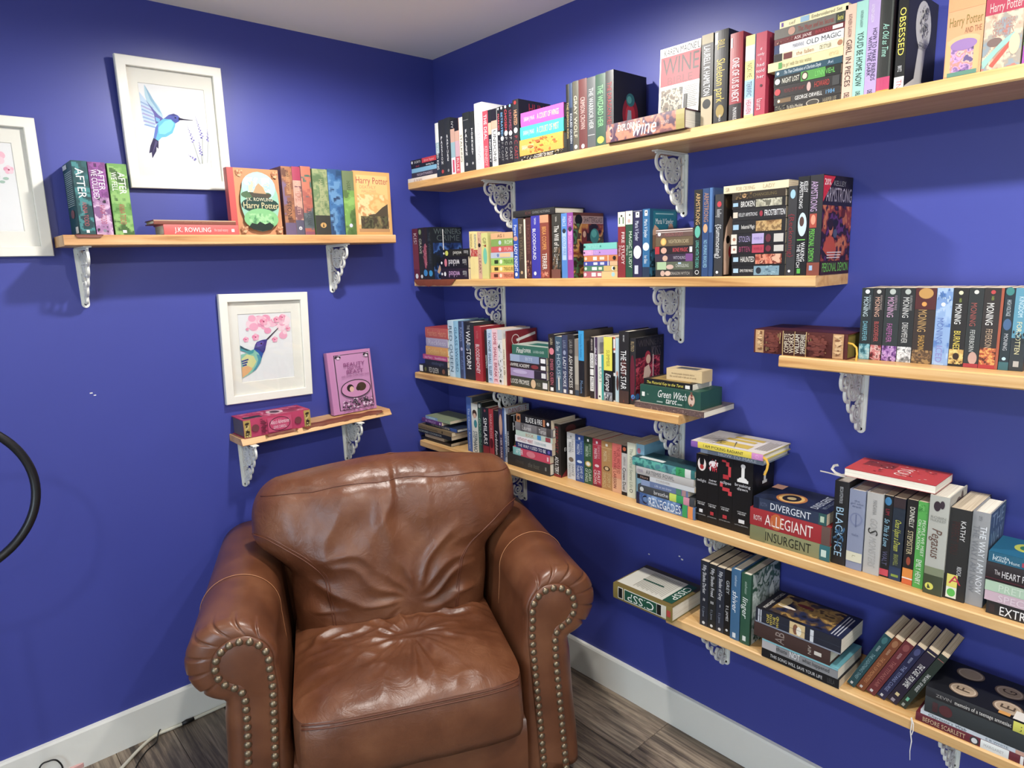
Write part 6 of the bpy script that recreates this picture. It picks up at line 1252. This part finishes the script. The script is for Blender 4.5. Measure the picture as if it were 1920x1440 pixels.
# ================= lowest shelf
row('S5', 'lowest shelf', -0.172)
K(1151, [1092, 1117], [(1150, 1260, 'h', '8c7838', 'r.09,.16,.1,.9,d8d4c0;r.02,.08,.3,.7,c04440;r.16,.8,.12,.88,e8e4d8;r.17,.24,.17,.83,1c1c1a;r.245,.79,.17,.83,1c5440;t.28,.74,eef0e8,CISSP,.28,.78;r.82,.91,.12,.88,e8e4d8;r.83,.9,.17,.83,1c1c1a', 'thick ochre and green manual', dict(flip=True, W=0.175, bd='r0,1,0,1,7a6834;r0,.3,0,1,4a4234;r.12,.92,.2,.98,d8d6c8;l.18,.85,.25,.75,16,a8a698;r.12,.92,.05,.2,1c5440;t.2,.8,.07,.17,e8ece4,CISSP;r.5,.54,.4,.75,1c4c3c', lab='thick ochre and green manual lying at the left end of lowest shelf'))], Xf=-0.222)
R['k'] = 0
FS = 't.06,.5,e4e6ea,Fifty Shades %s,.3,.72;h.57,.61,e8e8e8,%s;t.7,.86,98a0b0,E L James,.35,.6;c.95,.5,.18,d8d8d8'
V(1311.8, 1326.6, 1052, 'p', '272b36', FS % ('Darker', 'II'), 'dark slate paperback marked II')
V(1327, 1341.2, 1058.5, 'p', '242626', FS % ('Freed', 'III'), 'dark slate paperback marked III')
V(1341.5, 1356.5, 1064.5, 'p', '2a2f3c', FS % ('of Grey', 'I'), 'dark slate paperback marked I')
V(1356.8, 1368, 1069, 'p', '161617', 't.1,.42,c8ccd0,GREY,.25,.75;t.54,.78,e0e0e0,E L JAMES,.3,.7;c.92,.5,.2,d8d8d8', 'black paperback with pale grey capitals')
V(1368.3, 1385.5, 1068, 'h', '3d6c94', 't.08,.24,c8dcec,stiefvater,.4,.65;i.3,.6,f0f6fa,shiver,.2,.75;r.9,.97,.3,.65,e0e8ec', 'steel blue hardcover with lower-case title', Xf=-0.176)
V(1386.8, 1404.5, 1077, 'h', '2d5a44', 't.1,.28,b8d0c0,stiefvater,.4,.65;i.32,.62,eef4ee,linger,.2,.75;r.88,.95,.3,.65,e0e8e0', 'green hardcover with leafy cover', 'r0,1,0,1,b8c4c0;r0,.06,0,1,2d5a44;m.06,1,0,.3,50,33,1c3c30,2c5244,b8c4c0,4a7060,d8e0dc;m.06,1,.3,1,50,34,c4d0cc,b8c4c0,d8e0dc,8a9c94,c8d4d0,e4eae6;z.06,.4,.6,1,50,2c5244,1c3c30;p2c4c40,.1,.8,.5,.4,.52,.42,.14,.85;p2c4c40,.3,.65,.75,.5,.75,.52,.3,.68;pe4eae6,.5,.3,.6,.2,.7,.4,.55,.6;z.5,.9,.35,.6,12,2c4c40,1c3c30', W=(1463, 1060), Xf=-0.178)
K(1424, [1140, 1167.5, 1195, 1213, 1229.5], [
    (1417, 1577, 'p', '262a38', 'r.03,.05,.05,.95,c8ccd4;r.06,.075,.05,.95,c8ccd4;h.14,.17,e8d040,ONE;h.18,.21,e8d040,WITH;h.22,.25,e8d040,THE;h.26,.29,e8d040,WIND;r.42,.6,.05,.95,e0c48c;e.49,.5,.03,.35,8a5a40;e.53,.45,.03,.3,f4ecd8;r.66,.7,.1,.9,d8dce0;r0,1,.0,.1,8a90a0;'+''.join('r%.2f,%.2f,.1,1,3c4456;' % (.08+.08*i, .083+.08*i) for i in range(11))+'r.0,1,.5,.52,3c4456', 'fat dark plaid paperback with a sunset cover', dict(W=0.132, pages='white_pages', cd='r0,1,0,1,1d1a20;r.0,.95,.55,1,232a48;m.06,.94,.14,.84,60,32,1a1820,232a48,4a3c34,8a6a34,b08c40,5a4428,2a2228;e.68,.42,.06,.1,7c2c28;e.42,.26,.05,.11,e8dcc8;e.36,.33,.03,.03,4a2c20;e.6,.2,.2,.06,c0a870;t.08,.92,.06,.1,e0dcd4,MARGARET MITCHELL;l.05,.9,.86,.96,3,b8bcc8')),
    (1414, 1556, 'c', '46302b', 'h.3,.42,988880,AB;h.73,.77,c8bcb0,NIV;r.81,.9,.35,.6,d8d0c4', 'chocolate brown cloth book', dict(W=0.14)),
    (1429, 1571, 'p', '8e8e90', 'b0,.2,b8b4b4;t.2,.35,3a3a3c,thats,.3,.7;t.38,.52,f2f2f2,NOT,.2,.8;t.55,.9,3a3a3c,what happened,.3,.7;r0,1,.85,1,7cc0cc', 'grey paperback with turquoise edge', dict(W=0.145, pages='white_pages', cd='r0,1,0,1,6fbcc8')),
    (1428, 1573, 'p', '19191c', 't.12,.8,d8d8d8,THIS SONG WILL SAVE YOUR LIFE,.3,.65;t.86,.95,555,LEILA', 'black thin paperback with typed title', dict(W=0.13))], Xf=-0.196)
for x0, x1, col, sd, lk in ((1584, 1601, '1f4a52', 't.2,.3,b8ccd0,RIORDAN,.35,.6;t.36,.86,8cb0b4,THE LIGHTNING THIEF,.3,.68;e.09,.5,.06,.3,3c7074;r.93,.97,.3,.6,ccc', 'deep teal paperback'),
    (1601.5, 1619, '7e4426', 't.2,.3,d8b090,RIORDAN,.35,.6;t.36,.86,c88c5c,THE SEA OF MONSTERS,.3,.68;e.09,.5,.06,.3,a06c48;r.93,.97,.3,.6,ccc', 'copper brown paperback'),
    (1619.5, 1639, '6c2a30', 't.2,.3,d8a8a8,RIORDAN,.35,.6;t.36,.86,b06c64,THE TITANS LAIR,.3,.68;e.09,.5,.06,.3,8c4848;r.93,.97,.3,.6,ccc', 'brick red paperback'),
    (1639.5, 1657.5, '23264a', 't.2,.3,b0b4d0,RIORDAN,.35,.6;t.36,.86,9098c0,THE TITANS CURSE,.3,.68;e.09,.5,.06,.3,484c78;r.93,.97,.3,.6,ccc', 'navy paperback'),
    (1658, 1680, '261f36', 'r.04,.055,.1,.9,d8c8a0;t.25,.45,f4f2ee,THE CASE,.3,.8;t.48,.68,f4f2ee,FOR JAMIE,.3,.8;r.82,.87,.3,.65,d8c490;r.93,.98,.3,.65,98909c', 'aubergine paperback'),
    (1680.5, 1697, '26332c', 'r.08,.09,.1,.9,a06058;t.35,.5,f0f2ee,THE LAST,.35,.75;t.52,.68,f0f2ee,OF AUGUST,.35,.75;r.82,.88,.3,.65,6ab898;r.93,.98,.3,.65,98a098', 'dark spruce green paperback')):
    LEAN(x0, x1, 0.182, 25, 'p', col, sd, lk, -0.166, 0.122)
K(1726, [1281, 1298.5, 1327, 1334, 1349.5], [
    (1736, 2010, 'h', '2c2c30', 't.08,.2,a8a4a0,ZEVIN,.3,.6;t.22,.62,ece8e0,memoirs of a teenage amnesiac,.25,.65;b.63,.74,d8d44c;t.67,.7,6a6828,J,.3,.7;b.76,.9,5a5a5c', 'black library book with round typewriter keys', dict(W=0.15, cd='r0,1,0,1,1b1c22;'+''.join('e%.2f,%.2f,.165,.105,8a7460;e%.2f,%.2f,.145,.092,d0bca4;e%.2f,%.2f,.125,.08,b8a288;' % (u, v, u, v, u, v) for u, v in ((.22, .84), (.78, .80), (.24, .56), (.66, .52), (.26, .24), (.76, .22)))+'t.16,.28,.79,.89,5a4a3c,T;t.72,.84,.75,.85,5a4a3c,Y;t.18,.3,.51,.61,5a4a3c,E;t.6,.72,.47,.57,5a4a3c,G;t.2,.32,.19,.29,5a4a3c,F;t.42,.62,.86,.92,8a94a8,memoirs;t.42,.98,.66,.71,8a94a8,teenage;r.02,.24,.62,.95,e8e4dc;r.02,.1,.52,.6,e0a04c')),
    (1734, 2010, 'c', '33383a', 'e.16,.5,.05,.35,5a2c30;r.06,.1,.2,.8,4a2c30;c.8,.5,.12,6a3034', 'thick charcoal hardcover', dict(W=0.16)),
    (1726, 2000, 'p', 'ccd4dc', 'i.02,.38,3a4048,Charlotte\'s Web,.2,.85;t.46,.65,6a7480,E B WHITE,.25,.75;b.68,1,d0a08c', 'pale blue thin paperback'),
    (1717, 2010, 'h', '6c2430', 't.05,.35,d8b890,BEFORE SCARLETT,.25,.75;e.41,.5,.03,.45,3a3a3c;e.41,.5,.02,.3,d8d8d8;b.45,.63,e6e8e4;t.47,.6,a8a4a0,MARGARET,.35,.65;b.7,.72,e8e4e0', 'burgundy and white hardcover', dict(W=0.17))], Xf=-0.188)
# ================= left wall shelf
row('LS', 'left wall shelf', -0.138)
AF = 'm0,1,.02,.98,50,40,%s,1f5c60,%s,3a8a8c,164248;'
V(152, 181, 301, 'p', '1f5c60', AF % ('2f7a7c', '184c50')+'t.1,.5,f0f4f2,AFTER,.2,.72;t.55,.88,b05058,ANNA TODD,.35,.65;r.93,.97,.4,.6,ddd', 'dark teal fat paperback', bd='r0,1,0,1,1c5458;l.1,.9,.12,.6,18,a8c0c0;r.05,.5,.02,.08,d8e0e0;e.5,.7,.2,.06,8a5a58;r.6,.9,.88,.97,e8e8e4', Xf=-0.138, W=(114, 440))
V(182, 214.5, 304, 'p', '7c3c80', 'm0,.5,.02,.98,30,41,642c68,7c3c80,944c98,54245c;m.48,1,.02,.98,34,42,2a2030,a878a8,c49cc0,d8b8d4,8a5c90;t.1,.38,f4ecf4,AFTER,.5,.85;t.1,.5,f4ecf4,WE COLLIDED,.12,.45;t.58,.85,b85068,ANNA TODD,.35,.7;c.94,.5,.1,889', 'purple and pink fat paperback')
V(217, 253.5, 307, 'p', '4c7c34', 'm0,1,.02,.98,50,43,2c4c20,4c7c34,68a048,88b860,3c6428;t.12,.42,f0f4e8,AFTER,.5,.85;t.12,.38,f0f4e8,WE FELL,.15,.42;t.56,.85,b84848,ANNA TODD,.35,.65;r.93,.97,.4,.6,ddd', 'grass green fat paperback')
K(307, [412, 419.5, 437.5], [
    (288, 442, 'h', '8a4c3c', 't.2,.85,a86c54,FANTASTIC BEASTS,.3,.7;r0,1,.8,1,c8a078', 'thin russet hardcover', dict(W=.10, cd='r0,1,0,1,98584a')),
    (307, 447, 'h', 'd9605c', 't.14,.62,f6ecea,J.K. ROWLING,.28,.72;t.66,.85,f0c8c4,the casual vacancy,.35,.65;r.9,.94,.3,.6,f4e8e4', 'coral red hardcover', dict(W=.11, cd='r0,1,0,1,d05c58', flip=False))], Xf=-0.148)
FACE(437, 531, 316, 0.030, 'h', 'c8504c', 'r0,.12,0,1,c8504c;r.12,1,0,1,c98a5c;z.14,.3,.02,.14,14,b07048,dca878;z.84,.99,.02,.14,14,b07048,dca878;z.14,.3,.86,.98,14,b07048,dca878;z.84,.99,.86,.98,14,b07048,dca878;e.56,.5,.38,.45,8cc0a8;e.56,.28,.33,.22,a8d8dc;e.36,.2,.08,.06,f0e8d4;e.5,.4,.3,.07,4a6a48;m.34,.78,.14,.36,24,50,a8d8dc,b8dce0,d8e4d8,98ccd4,d8c8a0;p4a4438,.36,.36,.8,.38,.72,.46,.44,.46;pb8946a,.44,.37,.5,.27,.56,.22,.64,.28,.7,.38;e.56,.55,.37,.12,1f4038;t.3,.82,.44,.49,d8d0b0,J.K. ROWLING;t.22,.92,.51,.6,e0cc98,Harry Potter;e.56,.76,.34,.16,78b878;m.32,.8,.68,.84,26,54,4c8a58,78b878,98cc90,5c9c64;p1c2c24,.3,.88,.36,.82,.46,.84,.52,.8,.62,.84,.72,.81,.8,.86,.74,.92,.56,.945,.38,.92', 'red-spined hardcover with an oval landscape', -0.140)
V(537, 557, 312, 'h', '8a5a44', 'm0,1,.02,.98,40,44,6a4434,a8704c,8a5a44,7a6484,9c8cb0;t.08,.4,c89c68,HARRY POTTER,.4,.75;t.5,.78,3a2c28,STONE,.3,.7;b.82,1,6a5a78', 'brown and violet worn hardcover', Xf=-0.135)
V(557, 572.5, 312.5, 'h', 'b07868', 'm.2,.8,.02,.98,30,45,8a5a50,b07868,c89884,7a5458;b0,.2,a83c58;t.2,.7,d8a898,POTTER SECRETS,.3,.7;b.78,1,585468;c.9,.5,.2,ccc', 'dusty pink hardcover with crimson head', Xf=-0.135)
V(573, 591.5, 312, 'h', '5a6468', 'm0,1,.02,.98,40,46,4a5458,5a6468,a85c50,c07058,4a6a5c;b0,.12,c07058;t.6,.85,3a4044,AZKABAN,.3,.7;b.95,1,8a5060', 'grey-green hardcover with salmon head', Xf=-0.135)
V(594, 622, 317, 'h', '6c8458', 'm0,.7,.02,.98,34,47,5c744c,7a8c60,98a070,6c8458,8a9468;t.15,.6,a8a878,HARRY POTTER,.4,.65;b.7,1,3a3a34;e.85,.5,.04,.2,c89c58', 'wide sage green hardcover', Xf=-0.137)
V(622, 648.5, 317.5, 'h', '2c5484', 'm0,1,.02,.98,44,48,24466c,2c5484,3a6ca0,5c8cb8,2a4468', 'wide blue hardcover', Xf=-0.137)
V(649, 670, 320.5, 'h', '54703c', 'r0,.3,0,1,6a7a54;t.15,.85,36502c,HARRY POTTER PRINCE,.35,.68;m.3,1,.02,.98,34,49,486830,54703c,74a048,88b458;c.85,.5,.15,ccd', 'fresh green hardcover', Xf=-0.138)
FACE(669, 736.5, 322, 0.036, 'p', 'd9a45c', 'r.04,.96,.03,.97,dca860;r.08,.92,.06,.95,e8bc74;t.06,.94,.09,.19,b04a48,Harry Potter;t.15,.6,.22,.27,c89060,DEATHLY;t.2,.6,.29,.33,c89060,HALLOWS;e.5,.5,.4,.18,e8b068;m.08,.92,.36,.94,40,51,e8bc74,dca860,f0cc90,c89058;p54493a,.12,.93,.2,.78,.38,.68,.55,.66,.74,.56,.9,.5,.9,.93;m.14,.88,.7,.93,34,52,3c3a2c,5c5c40,4a4034,6a6444,8a7850;pb88c5c,.08,.95,.92,.95,.92,.9,.08,.9', 'orange illustrated paperback', -0.130)
# ================= small left shelf
row('LL', 'small left shelf', -0.108)
K(459, [788, 818], [(457, 581.5, 'c', 'c23a64', 'r.0,.1,.03,.97,b89848;z.01,.09,20,3a2c20,d8c078;r.9,1,.03,.97,b89848;z.91,.99,20,3a2c20,d8c078;r.34,.7,.1,.9,cc4c74;e.52,.5,.16,.4,3a1c28;e.52,.5,.15,.36,cc4470;i.38,.66,f4dce4,Alice\'s Adventures,.5,.76;t.42,.62,f0d0dc,LEWIS CARROLL,.25,.42;c.16,.5,.2,7a3c44;c.8,.5,.2,7a3c44;z.22,.34,10,7a2440', 'pink and gold decorated hardcover', dict(W=0.115, pages='silver_pages', cd='r0,1,0,1,bc3860;m.08,.92,.06,.94,46,53,7a2040,a83054,bc3860,d87898,a83054,8a2848;r.1,.4,.04,.3,2a2430;e.5,.55,.3,.12,d8b8c0;e.5,.55,.2,.07,5c3c48', lab='pink and gold decorated hardcover lying on the small left shelf'))], Xf=-0.116)
FACE(627, 706.5, 660, 0.028, 'c', 'c883b4', 'r.10,.98,.03,.97,c888b8;r.14,.95,.05,.95,3a2c3a;r.16,.93,.06,.94,c98cba;z.15,.3,.05,.13,14,2c2430,e8d0e4;z.8,.94,.05,.13,14,2c2430,e8d0e4;t.32,.82,.19,.25,8a3c78,BEAUTY;t.4,.72,.26,.3,8a3c78,AND THE;t.36,.78,.31,.37,8a3c78,BEAST;t.25,.9,.39,.42,9a5c8c,AND OTHER CLASSIC FAIRY TALES;e.55,.62,.35,.15,3c303c;e.55,.62,.33,.135,d08cb8;e.42,.6,.08,.06,2c2020;e.45,.62,.05,.045,e0b4a0;e.68,.6,.11,.07,4a3428;e.6,.62,.05,.04,3a2a20;z.18,.92,.76,.94,60,3c303c,e8c8e0,b070a0,504050', 'orchid pink hardcover with a lacy border', -0.062, lean=-0.10)
finish_row()
# ribbons that hang out of some books, and a loose string
def ribbon(look, pts, w, col, mat):
    o, T, Wd, H = BY[look]; m_ = MB(); inv = o.matrix_world.inverted(); rows = []
    P = [Vector(p) for p in pts]
    for i, p in enumerate(P):
        d_ = (P[min(i+1, len(P)-1)]-P[max(i-1, 0)]).normalized(); s_ = d_.cross(Vector((1, 0.35, 0.2))).normalized()*w/2; n_ = d_.cross(s_).normalized()*0.0004
        rows.append([inv @ (p+s_+n_), inv @ (p-s_+n_), inv @ (p-s_-n_), inv @ (p+s_-n_)])
    m_.grid(rows, closed_u=True)
    M[mat] = M.get(mat) or simple(mat, col, 0.6)
    m_.obj('ribbon_marker', M[mat], o)
def on_path(X, pix): return [on_x(x, y, X) for x, y in pix]
ribbon('yellow-spined hardcover with white cover', on_path(-0.172, [(1431, 857), (1437, 862), (1440, 870), (1438, 880), (1433, 891)]), 0.006, 'd0a038', 'ribbon_gold')
ribbon('red paperback, page edges outward', on_path(-0.150, [(1588, 895), (1578, 893), (1566, 890), (1552, 886), (1538, 883)]), 0.003, 'c8c0b4', 'ribbon_white')
ribbon('red paperback, page edges outward', on_path(-0.150, [(1588, 890), (1578, 891), (1566, 886), (1560, 879), (1564, 873), (1572, 872)]), 0.006, 'c8c0b4', 'ribbon_white')
ribbon('maroon leather book with gold-tooled spine', on_path(-0.166, [(1590, 643), (1599, 645), (1606, 652), (1607, 664), (1605, 676)]), 0.004, 'c0a050', 'ribbon_gold')
o_ = MB().tube([on_x(x, y, -0.2005) for x, y in ((1709, 1346), (1710, 1356), (1707, 1372), (1709, 1390), (1706, 1408), (1706, 1425))], [0.002, 0.0016, 0.0012, 0.0012, 0.0008, 0.0006], 6)
o_.tube([on_x(x, y, -0.201) for x, y in ((1709, 1346), (1713, 1358), (1712, 1370), (1709, 1378))], 0.001, 5)
tag(o_.obj('hanging_string', simple('string', 'd8d4cc', 0.8)), 'frayed white string hanging from the lowest shelf', 'string')
# ------------------------------------------------------------------ hoop, cables
c = on_y(-123, 945, -0.48)
t = thing('hoop_floor_stand', 'black metal hoop on a stand, cut off by the left edge', 'stand', (c.x, c.y, 0))
m = MB(); Rr = 0.19; m.tube([(Rr*math.cos(2*math.pi*i/72), 0, c.z+Rr*math.sin(2*math.pi*i/72)) for i in range(72)], 0.0105, 10, closed=True); m.obj('hoop', M['black_metal'], t, True)
m = MB(); m.tube([(0, 0, 0.012), (0, 0, c.z-Rr+0.004)], 0.0105, 10); m.obj('stem', M['black_metal'], t, True)
m = MB(); m.lathe([(0.0001, 0), (0.14, 0), (0.145, 0.006), (0.14, 0.014), (0.02, 0.018), (0.0001, 0.018)], 36); m.obj('base', M['black_metal'], t, True)
def fpt(x, y, z=0.0062): p = on_z(x, y, z); return (p.x, min(p.y, -0.0205), z)
def smooth_path(pts, n=6):
    P = [Vector(p) for p in pts]; out = []
    for i in range(len(P)-1):
        p0, p1, p2, p3 = P[max(i-1, 0)], P[i], P[i+1], P[min(i+2, len(P)-1)]
        for k in range(n):
            t_ = k/n; out.append(0.5*((2*p1)+(p2-p0)*t_+(2*p0-5*p1+4*p2-p3)*t_*t_+(3*p1-p0-3*p2+p3)*t_**3))
    out.append(P[-1]); return out
m = MB(); m.tube(smooth_path([fpt(205, 1462), fpt(232, 1436), fpt(262, 1404), fpt(290, 1378), fpt(320, 1358), fpt(360, 1338), fpt(412, 1318), fpt(480, 1290), fpt(560, 1255)]), 0.0058, 8)
tag(m.obj('power_cable', simple('cable_white', 'c9c5b4', 0.5), None, True), 'off-white cable lying along the baseboard left of the armchair', 'cable')
m = MB(); pts_ = smooth_path([fpt(246, 1462, .003), fpt(258, 1432, .003), fpt(275, 1408, .003), fpt(293, 1391, .003), (fpt(298, 1376)[0], fpt(298, 1376)[1], .0146), (fpt(303, 1368)[0], fpt(303, 1368)[1]+0.014, .0146), (fpt(304, 1366)[0], fpt(304, 1366)[1]+0.026, .003)]); m.tube(pts_, 0.0022, 6)
tag(m.obj('thin_cable', simple('cable_black', '121213', 0.5), None, True), 'thin black cable crossing the off-white cable on the floor', 'cable')
pl_ = MB(); pl_.tube([fpt(338, 1353, .0062), fpt(346, 1349, .0062), fpt(360, 1342, .0062)], [0.0058, 0.0085, 0.007], 10)
tag(pl_.obj('cable_connector', bpy.data.materials['cable_black'], None, True), 'short black connector on the off-white cable by the baseboard', 'connector')
def wpt(x, y, Y=-0.03): p = on_y(x, y, Y); return (p.x, Y, max(p.z, 0.004))
m = MB(); m.tube(smooth_path([fpt(60, 1462, .004), wpt(75, 1438), wpt(92, 1427), wpt(104, 1425), wpt(112, 1430), wpt(117, 1438), wpt(118, 1450), fpt(120, 1470, .004)]), 0.0026, 7)
tag(m.obj('thin_cable', bpy.data.materials['cable_black'], None, True), 'thin black cable looping up against the baseboard at the lower left', 'cable')
p0 = on_z(128, 1452, 0.0); 
m = MB(); m.box((-0.035, -0.02, 0), (0.035, 0.02, 0.022), 0.004)
o = m.obj('power_adapter', simple('adapter_pink', 'd9a7a2', 0.5, var=0.3, vscale=60)); o.location = (p0.x+0.01, p0.y+0.012, 0.0003); o.rotation_euler = (0, 0, 0.15)
tag(o, 'small pinkish white adapter on the floor at the lower left', 'adapter')
